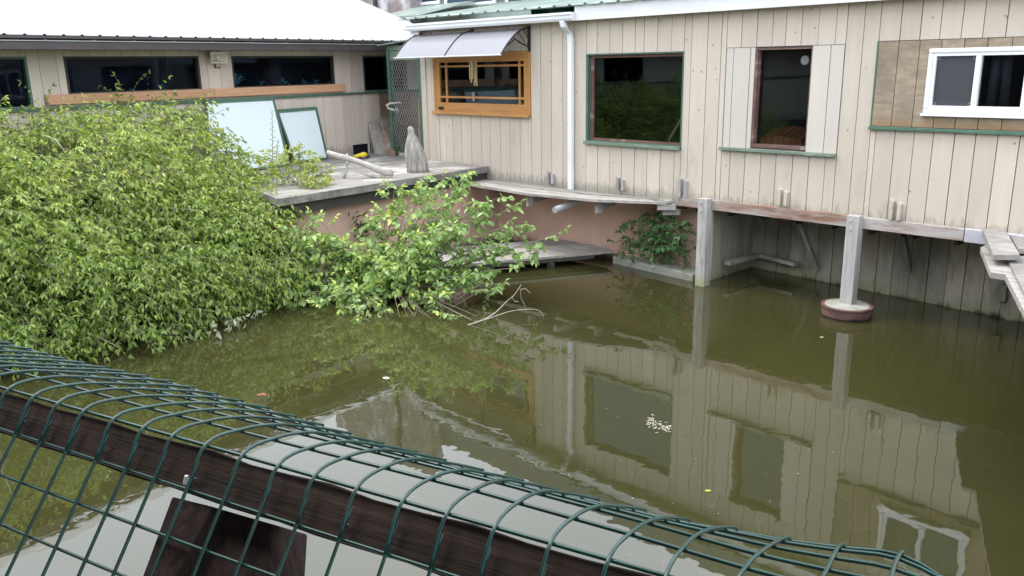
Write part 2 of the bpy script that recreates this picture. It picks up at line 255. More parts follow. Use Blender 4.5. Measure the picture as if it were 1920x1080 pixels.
mx=N.new('ShaderNodeMix'); mx.data_type='RGBA'; L.new(mu.outputs[0],mx.inputs[0]); L.new(cr.outputs[0],mx.inputs[6]); mx.inputs[7].default_value=(.115,.125,.05,1); L.new(mx.outputs[2],b.inputs['Base Color'])
n3=N.new('ShaderNodeTexNoise'); n3.inputs['Scale'].default_value=2.6; n3.inputs['Detail'].default_value=2.5; n3.inputs['Roughness'].default_value=.55; L.new(tc.outputs['Object'],n3.inputs['Vector'])
bp=N.new('ShaderNodeBump'); bp.inputs['Strength'].default_value=.10; bp.inputs['Distance'].default_value=.018; L.new(n3.outputs['Fac'],bp.inputs['Height']); L.new(bp.outputs[0],b.inputs['Normal'])
# leaves
def leafmat(name,ca,cb,cc=None,trans=.35,rough=.42):
    m=bpy.data.materials.new(name); m.use_nodes=True; t=m.node_tree; N=t.nodes; L=t.links; b=N['Principled BSDF']
    b.inputs['Roughness'].default_value=rough; b.inputs['Specular IOR Level'].default_value=.45
    at=N.new('ShaderNodeAttribute'); at.attribute_name='v'; cr=N.new('ShaderNodeValToRGB'); e=cr.color_ramp.elements
    e[0].position=0; e[0].color=(*ca,1); e[1].position=.75; e[1].color=(*cb,1)
    if cc: x=e.new(.97); x.color=(*cc,1)
    L.new(at.outputs['Fac'],cr.inputs[0]); L.new(cr.outputs[0],b.inputs['Base Color'])
    tr=N.new('ShaderNodeBsdfTranslucent'); hs=N.new('ShaderNodeHueSaturation'); hs.inputs['Value'].default_value=1.25; hs.inputs['Saturation'].default_value=1.1; L.new(cr.outputs[0],hs.inputs['Color']); L.new(hs.outputs[0],tr.inputs[0])
    mx=N.new('ShaderNodeMixShader'); mx.inputs[0].default_value=trans; L.new(b.outputs[0],mx.inputs[1]); L.new(tr.outputs[0],mx.inputs[2]); L.new(mx.outputs[0],N['Material Output'].inputs[0]); return m
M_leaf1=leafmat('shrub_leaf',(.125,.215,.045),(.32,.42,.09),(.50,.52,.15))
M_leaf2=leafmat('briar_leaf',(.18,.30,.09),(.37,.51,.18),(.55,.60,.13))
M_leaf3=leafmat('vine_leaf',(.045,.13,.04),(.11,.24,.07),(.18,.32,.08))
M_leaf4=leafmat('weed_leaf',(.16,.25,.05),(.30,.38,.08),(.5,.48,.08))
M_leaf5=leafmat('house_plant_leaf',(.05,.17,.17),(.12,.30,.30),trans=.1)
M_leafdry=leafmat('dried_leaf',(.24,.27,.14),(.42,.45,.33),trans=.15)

# ============================================================ SETTING
mb=MB()
X0,X1,Y0,Y1=-13.6,6.,-4.2,10.6   # pond hole
for (a,b_,c,d) in ((-150,150,-150,Y0),(-150,150,Y1,150),(-150,X0,Y0,Y1),(X1,150,Y0,Y1)):
    mb.add([(a,c,.9),(b_,c,.9),(b_,d,.9),(a,d,.9)],[(0,1,2,3)],.5)
for p,q in (((X0,Y0),(X1,Y0)),((X1,Y0),(X1,Y1)),((X1,Y1),(X0,Y1)),((X0,Y1),(X0,Y0))):
    mb.add([(*p,.9),(*q,.9),(*q,-1.2),(*p,-1.2)],[(0,1,2,3)],.5)
mb.add([(X0,Y0,-1.2),(X1,Y0,-1.2),(X1,Y1,-1.2),(X0,Y1,-1.2)],[(0,1,2,3)],.5)
tag(mb.build('ground',M_ground),kind='structure')
mb=MB(); mb.add([(X0-.01,Y0-.01,0),(X1+.01,Y0-.01,0),(X1+.01,Y1+.01,0),(X0-.01,Y1+.01,0)],[(0,1,2,3)],.5); tag(mb.build('water',M_water),kind='structure')
# bank under the shrubs
mb=MB(); nx,ny=26,30
vs=[]
for j in range(ny+1):
    for i in range(nx+1):
        x=-13.6+i*4.6/nx; y=-4.1+j*9.9/ny
        edge=-9.7+.35*math.sin(y*1.3)-(.9 if y<1.5 else 0)*min(1,(1.5-y)/2)
        z=min(.55,(edge-x)*.45)+.05*math.sin(x*7+y*5); vs.append((x,y,max(z,-.6)))
fs=[(j*(nx+1)+i,j*(nx+1)+i+1,(j+1)*(nx+1)+i+1,(j+1)*(nx+1)+i) for j in range(ny) for i in range(nx)]
mb.add(vs,fs,.5); tag(mb.build('bank',M_mud,smooth=True),kind='structure')

# ============================================================ BUILDING A (long beige front)
XL=-11.42; XR=5.0; ZB=1.115; ZT=3.46
A=thing('beige_building','long beige board building with white gutter, standing on posts over the pond','building',(-4,YA,0))
def xs(y,lst,f): return [float(onA(f(v,y))[0]) for v in lst]
bot=xs(310,[45,110,182,255,322,397,470,545,622,702,780,862,945,1033,1122,1212,1302,1398,1492,1590,1695,1795],lambda v,y:(840+v/4,y))
bot=[XL,-11.2]+[x for x in bot if x>-11.1]
b2=xs(385,[210,280,352,430,512,592,680,765,850,910,992,1100,1200,1300,1400,1510,1620,1735,1850],lambda v,y:(1240+v*.3542,y))
bot+= [x for x in b2 if x>bot[-1]+.08]
left=[]; x=-11.2
while x<bot[2]-.1: x+=.165; left.append(x)
bot=[XL,-11.2]+[v for v in left if v<bot[2]-.08]+bot[2:]
while bot[-1]<XR-.2: bot.append(bot[-1]+.2+.015*R_.random())
bot.append(XR)
top=xs(60,[590,655,722,795,868,940,1015,1095,1180,1258],lambda v,y:(680+v/4,y))+xs(40,[150,213,298,384,468,528,618,712,800,868,968,1062,1180,1283,1385,1475,1580,1692,1808,1898],lambda v,y:(1060+v*.2815,y))+xs(30,[748,862,1005,1155,1305,1465,1628,1800],lambda v,y:(1440+v/4,y))
while top[-1]<XR-.2: top.append(top[-1]+.2)
top.append(XR)
# window columns: (x0,x1,z0,z1) cut region and kind
PW=(float(onA((1633,239))[0]),XR-3.2)   # plywood patch x range
cols=[(-11.14,-8.87,2.05,3.0),(-7.79,-6.19,1.70,2.93),(-5.59,-4.13,1.775,2.955),(PW[0],PW[1],2.10,2.975)]
def boards(mb,xl,z0,z1,x0,x1,y0=YA,th=.022):
    e=[x0]+[v for v in xl if x0+.05<v<x1-.05]+[x1]
    for a,b_ in zip(e[:-1],e[1:]):
        g=.003+.002*R_.random(); d=.004*R_.random(); l=.0015*R_.random()
        zz0=z0-(.03*R_.random() if z0<1.2 else 0)
        if z0<1.2 and a<-6.15: zz0=.985-.01*R_.random()
        mb.box(a+g,b_-g,y0-d,y0+th,zz0,z1-l)
mb=MB(); xx=XL
for (a,b_,z0,z1) in cols:
    boards(mb,bot,ZB,ZT,xx,a); boards(mb,bot,ZB,z0,a,b_); boards(mb,top,z1,ZT,a,b_); xx=b_
boards(mb,bot,ZB,ZT,xx,XR)
mb.build('wall_boards',M_beige,A)
# corner board, left end wall
mb=MB(); mb.box(XL-.035,XL+.09,YA-.02,YA+.0,1.2,ZT); mb.box(XL-.02,XL,YA+.002,11.5,1.0,ZT); mb.build('end_wall',M_beige,A)
# lighter patch boards round the small window
w2=(-5.2,-4.5,1.80,2.93)
mb=MB(); e=xs(200,[1082,1105,1215],lambda v,y:(1060+v*.2815,y)); boards(mb,e,1.78,2.95,-5.585,w2[0]); mb.build('patch_boards',M_cream,A); mb=MB(); e=xs(200,[1740],lambda v,y:(1060+v*.2815,y)); boards(mb,e,1.78,2.95,w2[1],-4.135)
mb.build('patch_boards',M_cream,A)
# plywood patch with the vinyl window
wa=onA((1742,92)); wb=onA((1731,212)); wr=float(onA((1937,150))[0]); wx0=float(wb[0]); wz0=2.25; wz1=2.885
mb=MB(); e=[PW[0]+.21*k for k in range(1,20)]
boards(mb,e,2.105,wz0+.02,PW[0],PW[1]); boards(mb,e,wz1-.02,2.97,PW[0],PW[1]); boards(mb,e,wz0+.02,wz1-.02,PW[0],wx0+.03); boards(mb,e,wz0+.02,wz1-.02,wr-.03,PW[1])
mb.build('plywood_patch',M_ply,A)
# dark backing (with openings)
mb=MB(); op=[(-11.12,-8.89,2.07,2.99),(-7.76,-6.21,1.73,2.92),(w2[0],w2[1],w2[2],w2[3]),(wx0+.03,wr-.03,wz0+.02,wz1-.02)]
xx=XL
for (a,b_,z0,z1) in op:
    mb.box(xx,a,YA+.024,YA+.06,1.0,ZT-.01); mb.box(a,b_,YA+.024,YA+.06,1.0,z0); mb.box(a,b_,YA+.024,YA+.06,z1,ZT-.01); xx=b_
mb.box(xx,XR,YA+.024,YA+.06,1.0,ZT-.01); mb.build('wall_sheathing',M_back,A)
# room: floor, back, ceiling
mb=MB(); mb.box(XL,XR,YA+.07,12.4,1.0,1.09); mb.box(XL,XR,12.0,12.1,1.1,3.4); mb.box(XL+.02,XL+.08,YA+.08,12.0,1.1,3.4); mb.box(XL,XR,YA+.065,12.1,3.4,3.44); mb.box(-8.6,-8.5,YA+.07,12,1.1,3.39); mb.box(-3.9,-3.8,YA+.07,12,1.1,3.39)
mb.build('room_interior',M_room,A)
# fascia, gutter, downspout
fz=lambda px,off: float(onA(px,off)[2])
OV=.16
zf0=fz((1300,24),OV); zf1=fz((1072.7,22),OV)
mb=MB(); gx=float(onA((1077,30),OV)[0]); mb.box(gx,XR+.3,YA-OV,YA-OV+.03,zf0,zf0+.19); mb.build('fascia_board',M_white,A,bevel=.004)
mb=MB(); mb.box(XL-.35,XR+.3,YA-OV+.032,YA+.3,zf0+.03,zf0+.05); mb.build('soffit',M_cream,A)
mb=MB(); gl=float(onA((760,46),OV+.1)[0]); prof=[(0,0),(.075,0),(.095,.03),(.095,.075),(.115,.08),(.115,.11),(.0,.11)]
zg=fz((1072,38),OV+.1)
for k in range(len(prof)): pass
vs=[(gx2,YA-OV-p[0],zg+p[1]) for gx2 in (gl,gx+.02) for p in prof]; n=len(prof)
mb.add(vs,[tuple(range(n)),tuple(range(2*n-1,n-1,-1))]+[(k,n+k,n+(k+1)%n,(k+1)%n) for k in range(n)],.6)
mb.box(gl-.01,gl+.2,YA-OV+.002,YA-OV+.03,zg-.06,zg-.001)
g=mb.build('gutter',M_white,A)
mb=MB(); dx=float(onA((1069,200),.06)[0]); ex=float(onA((1054,44),.22)[0])
def rtube(mb,pts,w,d):
    vs=[]
    for p in pts: vs+=[(p[0]-w/2,p[1]-d/2,p[2]),(p[0]+w/2,p[1]-d/2,p[2]),(p[0]+w/2,p[1]+d/2,p[2]),(p[0]-w/2,p[1]+d/2,p[2])]
    m_=len(pts); fs=[(i*4+k,i*4+(k+1)%4,i*4+4+(k+1)%4,i*4+4+k) for i in range(m_-1) for k in range(4)]+[(3,2,1,0),((m_-1)*4,(m_-1)*4+1,(m_-1)*4+2,(m_-1)*4+3)]
    mb.add(vs,fs,.6)
rtube(mb,[(dx,YA-.045,.98),(dx,YA-.045,zg-.24),(dx-.015,YA-.055,zg-.17),(ex+.02,YA-.20,zg-.08),(ex,YA-.215,zg+.0)],.082,.062)
mb.box(dx-.048,dx+.048,YA-.08,YA-.01,zg-.27,zg-.24)
mb.build('downspout',M_white,A,bevel=.008)
# roof
zr=zf0+.20; yb=11.6; zb=float(on((800,21),1,yb)[2])
mb=MB(); vs=[]; xr=[]; x=XL-.38
while x<XR+.4:
    for dx_,h in ((0,0),(.20,0),(.225,.022),(.25,.022),(.275,0)): xr.append((x+dx_,h))
    x+=.28
for (y,z) in ((YA-OV-.05,zr),(YA+.9,zr+(zb-zr)*(.9+OV+.05)/(yb-YA+OV+.05)),(yb,zb)):
    vs+=[(x,y,z+h) for x,h in xr]
n=len(xr); vs+=[(v[0],v[1],v[2]-.008) for v in vs]; o_=3*n
fs=[(j*n+i,j*n+i+1,(j+1)*n+i+1,(j+1)*n+i) for j in range(2) for i in range(n-1)]
fs+=[(i,o_+i,o_+i+1,i+1) for i in range(n-1)]+[(o_+j*n+i+1,o_+j*n+i,o_+(j+1)*n+i,o_+(j+1)*n+i+1) for j in range(2) for i in range(n-1)]
mb.add(vs,fs,.5); mb.build('roof',M_roofA,A)
mb=MB(); mb.box(XL-.37,XR+.35,YA-OV+.0,YA-OV+.035,zf0+.192,zr-.012); mb.build('roof_batten',M_roofA,A)
def frame4(mb,x0,x1,z0,z1,w,y0,y1,wl=None,wr_=None,wb_=None,wt=None):
    wl=w if wl is None else wl; wr_=w if wr_ is None else wr_; wb_=w if wb_ is None else wb_; wt=w if wt is None else wt
    mb.box(x0,x1,y0,y1,z0,z0+wb_); mb.box(x0,x1,y0,y1,z1-wt,z1); mb.box(x0,x0+wl,y0+.001,y1,z0+wb_,z1-wt); mb.box(x1-wr_,x1,y0+.001,y1,z0+wb_,z1-wt)
# window 1 (large, green)
W=thing('x','','',(0,0,0)); bpy.data.objects.remove(W)
def window_part(mb,name,m): return mb.build(name,m,A)
mb=MB(); frame4(mb,-7.79,-6.19,1.72,2.925,.035,YA-.012,YA+.07,wl=.035,wr_=.012,wt=.014); w1=window_part(mb,'window',M_green); tag(w1,'large picture window in green frame')
mb=MB(); frame4(mb,-7.753,-6.204,1.757,2.908,.05,YA+.045,YA+.10,wr_=.012,wb_=.03,wt=.035); par(mb.build('inner_frame',M_redwood),w1)
mb=MB(); mb.paneA(-7.72,-6.20,YA+.075,1.77,2.89); par(mb.build('pane',G_A),w1)
mb=MB(); mb.box(-7.80,-6.195,YA-.055,YA-.014,1.705,1.745); par(mb.build('sill',M_palegreen),w1)
# window 2 (tall)
mb=MB(); frame4(mb,w2[0],w2[1],w2[2],w2[3],.03,YA+.0,YA+.12,wr_=.012,wb_=.035,wt=.012); w=window_part(mb,'window',M_redwood); tag(w,'tall narrow window with dull red wooden frame')
mb=MB(); mb.paneA(w2[0]+.02,w2[1]-.005,YA+.085,w2[2]+.02,w2[3]-.005); par(mb.build('pane',G_A),w)
mb=MB(); dc=onA((1509,113),-.08)
for k in range(12):
    a=k*math.pi/6
    for rr in (.018,.034,.046): mb.box(dc[0]+rr*math.cos(a)-.005,dc[0]+rr*math.cos(a)+.005,YA+.079,YA+.083,dc[2]+rr*math.sin(a)-.005,dc[2]+rr*math.sin(a)+.005)
par(mb.build('flower_decal',M_decal),w)
mb=MB(); mb.box(-5.6,-4.13,YA-.06,YA-.006,1.745,1.782); mb.build('sill_board',M_palegreen,A,bevel=.004)
mb=MB(); mb.box(PW[0]-.01,PW[1],YA-.05,YA-.006,2.065,2.10); mb.box(PW[0]-.012,PW[0]+.006,YA-.008,YA+.01,2.10,2.975); mb.build('sill_board',M_green,A,bevel=.004)
# vinyl window
mb=MB(); frame4(mb,wx0,wr,wz0,wz1,.045,YA-.03,YA+.03); o=mb.build('window',M_vinyl,A,bevel=.012); tag(o,'white vinyl sliding window with an insect screen'); w3=o
mb=MB(); frame4(mb,wx0+.046,wr-.046,wz0+.046,wz1-.046,.03,YA-.018,YA+.06); xm=float(onA((1832,150))[0]); mb.box(xm-.028,xm+.022,YA-.02,YA+.05,wz0+.077,wz1-.077); mb.box(wx0-.01,wr+.01,YA-.055,YA-.005,wz0-.028,wz0-.002); par(mb.build('frame',M_vinyl,bevel=.004),w3)
mb=MB(); mb.box(wx0+.077,xm-.029,YA+.012,YA+.016,wz0+.077,wz1-.077); sc_=mb.build('screen',M_screen); par(sc_,w3)
mb=MB()
for cx in (wx0+.09,xm-.045):
    for cz in (wz0+.095,wz1-.095):
        mb=MB(); frame4(mb,cx-.014,cx+.014,cz-.014,cz+.014,.003,YA+.008,YA+.0115); par(mb.build('screen_clip',M_decal),w3)
mb=MB(); mb.paneA(xm+.023,wr-.077,YA+.03,wz0+.077,wz1-.077); par(mb.build('pane',G_A),w3)
mb=MB()
mb.tube([(xm+.10,YA+.16,wz0+.03),(xm+.12,YA+.16,wz1-.03)],.05,10,c=.2); mb.tube([(xm+.22,YA+.17,wz0+.03),(xm+.20,YA+.17,wz1-.03)],.045,10,c=.2)
par(mb.build('curtain',M_screen,smooth=True),w3)
# orange window
ox0,ox1,oz0,oz1=-11.12,-8.875,2.065,2.995
mb=MB(); frame4(mb,ox0,ox1,oz0,oz1,.07,YA-.02,YA+.08,wl=.05,wr_=.03,wb_=.04,wt=.05); ow=mb.build('window',M_orange,A,bevel=.005); tag(ow,'orange varnished wooden window with thin glazing bars')
mb=MB(); mb.box(ox0-.03,ox1,YA-.07,YA-.021,oz0-.03,oz0+.012); par(mb.build('sill',M_orange,bevel=.004),ow)
sx0,sx1,sz0,sz1=ox0+.052,ox1-.032,oz0+.042,oz1-.052
mb=MB(); frame4(mb,sx0,sx1,sz0,sz1,.09,YA-.012,YA+.04,wb_=.115,wt=.085,wl=.10,wr_=.10); 
vx=[float(onA((837,150))[0]),float(onA((974,150))[0])]; vz=[float(onA((900,123.5))[2]),float(onA((900,183))[2])]
for v in vx: mb.box(v-.016,v+.016,YA-.006,YA+.03,sz0+.116,sz1-.086)
xsg=[sx0+.101]+[vx[0]-.017,vx[0]+.017,vx[1]-.017,vx[1]+.017]+[sx1-.101]
for v in vz:
    for a,b_ in ((0,1),(2,3),(4,5)): mb.box(xsg[a],xsg[b_],YA-.008,YA+.03,v-.016,v+.016)
par(mb.build('sash',M_orange),ow)
mb=MB(); mb.paneA(sx0+.09,sx1-.09,YA+.016,sz0+.1,sz1-.08); par(mb.build('pane',G_A),ow)
mb=MB(); hp=onA((829,202)); mb.box(hp[0]-.055,hp[0]+.055,YA-.045,YA-.013,hp[2]-.02,hp[2]+.02); par(mb.build('latch',M_black,bevel=.006),ow)
mb=MB(); hp=onA((889.5,182)); mb.box(hp[0]-.015,hp[0]+.015,YA-.03,YA-.009,hp[2]-.06,hp[2]+.07); par(mb.build('handle',M_bamboo,bevel=.004),ow)
# slat cleats at the wall foot
for (px,py,h) in ((1032,333,.17),(1163,344,.17),(1280,352,.24),(1467,370,.19),(1678,394,.21)):
    P=onA((px,py),.03); mb=MB()
    for s_,t_ in ((-.052,.02),(.03,-.02)):
        q=.01*R_.random(); x0=P[0]+s_; x1=x0+.035; zt=P[2]+h/2+t_*.6; zbm=P[2]-h/2
        mb.add([(x0,YA-.055,zbm),(x1,YA-.055,zbm),(x1,YA-.006,zbm),(x0,YA-.006,zbm),(x0,YA-.055,zt),(x1,YA-.055,zt-.02),(x1,YA-.006,zt-.02),(x0,YA-.006,zt)],[(3,2,1,0),(4,5,6,7),(0,1,5,4),(1,2,6,5),(2,3,7,6),(3,0,4,7)])
    mb.build('cleat',M_post if px<1300 else M_beige,A)
# beam and posts
mb=MB(); mb.box(-6.12,-2.72,YA-.045,YA+.10,.985,1.112,c=.5); mb.build('beam',M_beam,A,bevel=.006)
mb=MB(); mb.box(-2.71,XR,YA-.05,YA+.10,.98,1.115,c=.9); mb.build('beam',M_lav,A,bevel=.004)
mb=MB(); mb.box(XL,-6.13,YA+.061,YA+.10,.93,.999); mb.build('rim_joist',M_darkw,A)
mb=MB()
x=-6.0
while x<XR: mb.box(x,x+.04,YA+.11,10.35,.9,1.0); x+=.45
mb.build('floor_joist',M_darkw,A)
def post(px,py0,px1,zb_,w_):
    P=onA((px,py0),.14); x=float(P[0]); mb=MB(); y0_=YA-.15; y1_=YA-.047; y2_=YA-.008
    pr=[(y0_,zb_),(y2_,zb_),(y2_,.98),(y1_,.98),(y1_,1.135),(y0_,1.135)]; vs=[(x-w_/2,a,b_) for a,b_ in pr]+[(x+w_/2,a,b_) for a,b_ in pr]
    mb.add(vs,[(0,5,4,3,2,1),(6,7,8,9,10,11)]+[(k,(k+1)%6,6+(k+1)%6,6+k) for k in range(6)],.7)
    o=mb.build('support_post',M_post,A,bevel=.006)
    for z in (1.08,.98): mb=MB(); mb.tube([(x-.02,YA-.165,z),(x-.02,YA-.15,z)],.013,8); par(mb.build('bolt',M_galv),o)
    return x
xp1=post(1316,430,0,-.3,.135); xp2=post(1597,440,0,.10,.14)
dr=onZ((1588,571),.13); mb=MB(); r_=.265
mb.lathe((dr[0],dr[1],-.35),[(r_-.01,0),(r_,.02),(r_,.46),(r_+.012,.465),(r_+.012,.48),(r_-.005,.48)],32,c=.5); mb.build('footing_drum',M_rust,A,smooth=False)
mb=MB(); mb.lathe((dr[0],dr[1],.1),[(r_-.006,0),(r_-.006,.022),(r_-.03,.031)],32,c=.5); mb.build('footing_cap',M_conc,A)
# recessed skirting below the floor
mb=MB(); xk=-5.78; P0=np.array([xk,10.34]); P1=np.array([-2.2,9.98]); P2=np.array([XR,9.6])
def skirt(mb,a,b_,zt=1.0):
    L_=np.linalg.norm(b_-a); d=(b_-a)/L_; n_=np.array([-d[1],d[0]]); s_=0
    while s_<L_-.05:
        w_=min(.19+.03*R_.random(),L_-s_); p=a+d*(s_+.004); y_=R_.random()*.012
        mb.obox((p[0]-n_[0]*y_,p[1]-n_[1]*y_,-.3+.0),(d[0]*(w_-.008),d[1]*(w_-.008),0),(n_[0]*(.02+y_),n_[1]*(.02+y_),0),(0,0,zt+.3)); s_+=w_
skirt(mb,P0,P1); skirt(mb,P1,P2); skirt(mb,np.array([xk,9.3]),P0)
mb.build('skirt_boards',M_skirt,A)
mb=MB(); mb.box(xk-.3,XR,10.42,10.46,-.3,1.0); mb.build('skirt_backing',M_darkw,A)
mb=MB(); a=onZ((1336,487),.2); b_=onZ((1388,477),.24); c_=onZ((1372,486),.22); d_=onZ((1474,501),.22)
mb.bar((xk+.12,9.5,.22),(xk+.16,10.2,.22),.09,.05); mb.bar((xk+.2,10.22,.22),(-5.0,10.12,.20),.10,.05); mb.build('ledge_board',M_greyw,A)
for (pa,pb) in (((1500,416),(1533,503)),((1694,440),(1709,522))):
    a=on(pa,1,9.75); b_=on(pb,1,10.2); a[2]=min(a[2],1.0); mb=MB(); mb.bar(a,b_,.045,.07,up=(0,1,0)); mb.build('brace',M_greyw,A)
mb=MB()
for px,py in ((1870,545),(1885,610)):
    P=on((px,py),1,10.0)
    mb=MB(); mb.box(P[0],P[0]+.1,9.955,9.975,P[2]-.1,P[2]+.08); mb.build('patch_block',M_skirt,A)

# ============================================================ things in windows
mb=MB(); P=onA((1472,262),-.35); 
for k in range(7): mb.obox((P[0]-.20+k*.075,YA+.13,1.80+.012*min(k,6-k)),(.07,0,.0),(0,.35,.10),(0,-.01,.10)); 
tag(mb.build('roof_tile',M_tile),'ridged terracotta tile lying inside the tall narrow window','tile')
mb=MB(); mb.tube([onA((1254,264),-.11),onA((1284,212),-.11)],.02,8); tag(mb.build('wooden_pole',M_bamboo),'pale wooden pole leaning inside the large green window','pole')

# ============================================================ wind chime
P=onA((885,112),.25); t_=thing('wind_chime','bamboo wind chime hanging in front of the orange window','wind chime',P)
mb=MB()
for k in range(6):
    a=k*math.pi/3; x=P[0]+.05*math.cos(a)+.02; y=P[1]+.05*math.sin(a); mb=MB(); mb.tube([(x,y,P[2]-.02),(x,y,P[2]-.34-.06*math.sin(a))],.014,7,c=R_.random()); mb.build('chime_tube',M_bamboo,t_)
mb=MB(); mb.tube([(P[0]+.02,P[1],P[2]),(P[0]+.02,P[1],P[2]+.01)],.06,12); mb.tube([(P[0]+.02,P[1],P[2]),(P[0]+.02,P[1],P[2]+.14)],.002,4); mb.build('chime_disc',M_bamboo,t_)

# ============================================================ awning
yF=YA-.60; aL=float(on((740,106),1,yF)[0]); aR=float(on((938,104),1,yF)[0]); zF=float(on((840,106),1,yF)[2]); zK=float(onA((994,55),.0)[2])+.02
aR=(aR+float(onA((994,55))[0]))/2
t_=thing('door_awning','curved smoked plastic awning over the orange window, on black scrolled brackets','awning',(aL,YA,zF))
def acurve(u): # 0 wall .. 1 front
    return (YA-.02-(.58*u), zK-(zK-zF)*(u**1.9))
am=(aL+aR)/2
for a,b_ in ((aL,am),(am,aR)):
    mb=MB(); n=14; vs=[]
    for k in range(n+1):
        y,z=acurve(k/n); vs+=[(a+.012,y,z),(b_-.012,y,z)]
    vs+=[(v[0],v[1],v[2]-.006) for v in vs]; m_=2*(n+1)
    fs=[(2*k,2*k+1,2*k+3,2*k+2) for k in range(n)]+[(m_+2*k+1,m_+2*k,m_+2*k+2,m_+2*k+3) for k in range(n)]
    fs+=[(2*k+2,m_+2*k+2,m_+2*k,2*k) for k in range(n)]+[(2*k+1,m_+2*k+1,m_+2*k+3,2*k+3) for k in range(n)]
    mb.add(vs,fs,.5); mb.build('canopy_panel',M_awn,t_,smooth=False)
for x in (aL,am,aR):
    mb=MB(); mb.tube([(x,*[acurve(k/12)[0]]) + (acurve(k/12)[1]+.004,) for k in range(13)],.012,6)
    mb.box(x-.02,x+.02,YA-.03,YA-.001,zK-.33,zK+.03)
    zl=zK-.28
    mb.tube([(x,YA-.03,zl),(x,YA-.15,zl+.06),(x,YA-.31,zK-.16),(x,YA-.46,acurve(.78)[1]-.01)],.009,5)
    for f0 in (.2,.38,.55):
        y1,z1=acurve(f0); mb.tube([(x,YA-.03-.12*f0,zl+.03),(x,y1+.10,(z1+zl)/2),(x,y1,z1-.005)],.006,5)
    mb.build('bracket',M_black,t_)
mb=MB(); mb.tube([(aL-.01,acurve(1)[0],zF),(aR+.01,acurve(1)[0],zF)],.013,6); mb.build('front_bar',M_galv,t_)

# ============================================================ BUILDING B (behind the left shrub)
SBm=-13.5; SB1=2.6
Bd=thing('low_building','low beige building with long dark windows and a white metal roof behind the deck','building',bpt(-4,0))
zt=float(np.mean([sB((731,170))[1],sB((62,211))[1]])); 
wins=[]
for (pa,pb,z0) in (((-150,120),(49,110),zt+.03),((118,106),(371,98),2.52),((432,97),(624,95),2.52),((678,89),(760,84),zt+.03)):
    wins.append((sB(pa)[0],sB(pb)[0],z0,3.02))
zBt=3.12
jo=[sB((360+v/4,185))[0] for v in (672,750,828,908,984,1058,1130,1202,1272,1340,1400)]
d_=np.mean(np.diff(jo)); pre=[jo[0]-d_*k for k in range(60,0,-1)]; post_=[jo[-1]+d_*k for k in range(1,9)]; jo=[j for j in pre if j>SBm]+jo+[j for j in post_ if j<SB1]
def bboards(mb,z0,z1,s0,s1):
    e=[s0]+[v for v in jo if s0+.04<v<s1-.04]+[s1]
    for a,b_ in zip(e[:-1],e[1:]): mb.bbox(a+.003,b_-.003,-.02,.003*R_.random(),z0,z1)
mb=MB(); s_=SBm; hs0,hs1=sB((662,280))[0],sB((697,285))[0]
sp=sB((712,200))[0]
bboards(mb,1.43,zt-.01,SBm,hs0); bboards(mb,1.20,1.43,SBm,hs0); bboards(mb,1.42,zt-.01,hs0,hs1); bboards(mb,1.2,zt-.01,hs1,sp)
for (a,b_,z0,z1) in wins:
    bboards(mb,zt+.03,zBt,s_,a); 
    if z0>zt+.1: bboards(mb,zt+.03,z0,a,b_)
    bboards(mb,z1,zBt,a,b_); s_=b_
bboards(mb,zt+.03,zBt,s_,SB1); mb.build('wall_boards',M_beigeB,Bd)
mb=MB(); mb.bbox(sp+.004,SB1,-.02,.004,1.2,zt-.01); mb.build('plain_panel',M_brownpl,Bd)
mb=MB(); mb.bbox(SBm,hs0-.02,-.06,-.022,.6,zt); mb.bbox(hs0-.02,hs1+.02,-.16,-.12,.6,1.6); mb.bbox(hs0-.02,hs1+.02,-.06,-.022,1.42,zt); mb.bbox(hs1+.02,SB1,-.06,-.022,.6,zt)
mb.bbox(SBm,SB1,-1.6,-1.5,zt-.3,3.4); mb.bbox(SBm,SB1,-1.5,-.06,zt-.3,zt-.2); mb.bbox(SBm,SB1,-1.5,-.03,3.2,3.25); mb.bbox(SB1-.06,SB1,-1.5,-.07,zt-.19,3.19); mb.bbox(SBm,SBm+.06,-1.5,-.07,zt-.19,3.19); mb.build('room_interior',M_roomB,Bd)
mb=MB(); mb.bbox(SBm,SB1,-.01,.035,zt-.01,zt+.03); mb.build('green_trim',M_green,Bd)
for k,(a,b_,z0,z1) in enumerate(wins):
    mb=MB()
    mb.bbox(a,a+.03,-.08,.004,z0,z1); mb.bbox(b_-.03,b_,-.08,.004,z0,z1); mb.bbox(a+.03,b_-.03,-.08,.003,z1-.03,z1); mb.bbox(a+.03,b_-.03,-.08,.003,z0,z0+.025)
    o=mb.build('window',M_green if k in(0,3) else M_darkw,Bd); mb=MB(); mb.add([bpt(a+.02,z0+.01,-.05),bpt(b_-.02,z0+.01,-.05),bpt(b_-.02,z1-.01,-.05),bpt(a+.02,z1-.01,-.05)],[(0,1,2,3)],.5); par(mb.build('pane',G_B),o)
# cedar boards under the windows
c0,cm,c1=sB((89,195),.06)[0],sB((403,175),.06)[0],sB((649,163),.06)[0]
for a,b_ in ((c0,cm-.002),(cm+.002,c1)):
    mb=MB(); mb.bbox(a,b_,.004,.06,zt+.06,zt+.19,c=.3 if a==c0 else .8); mb.build('cedar_board',M_box,Bd,bevel=.004)
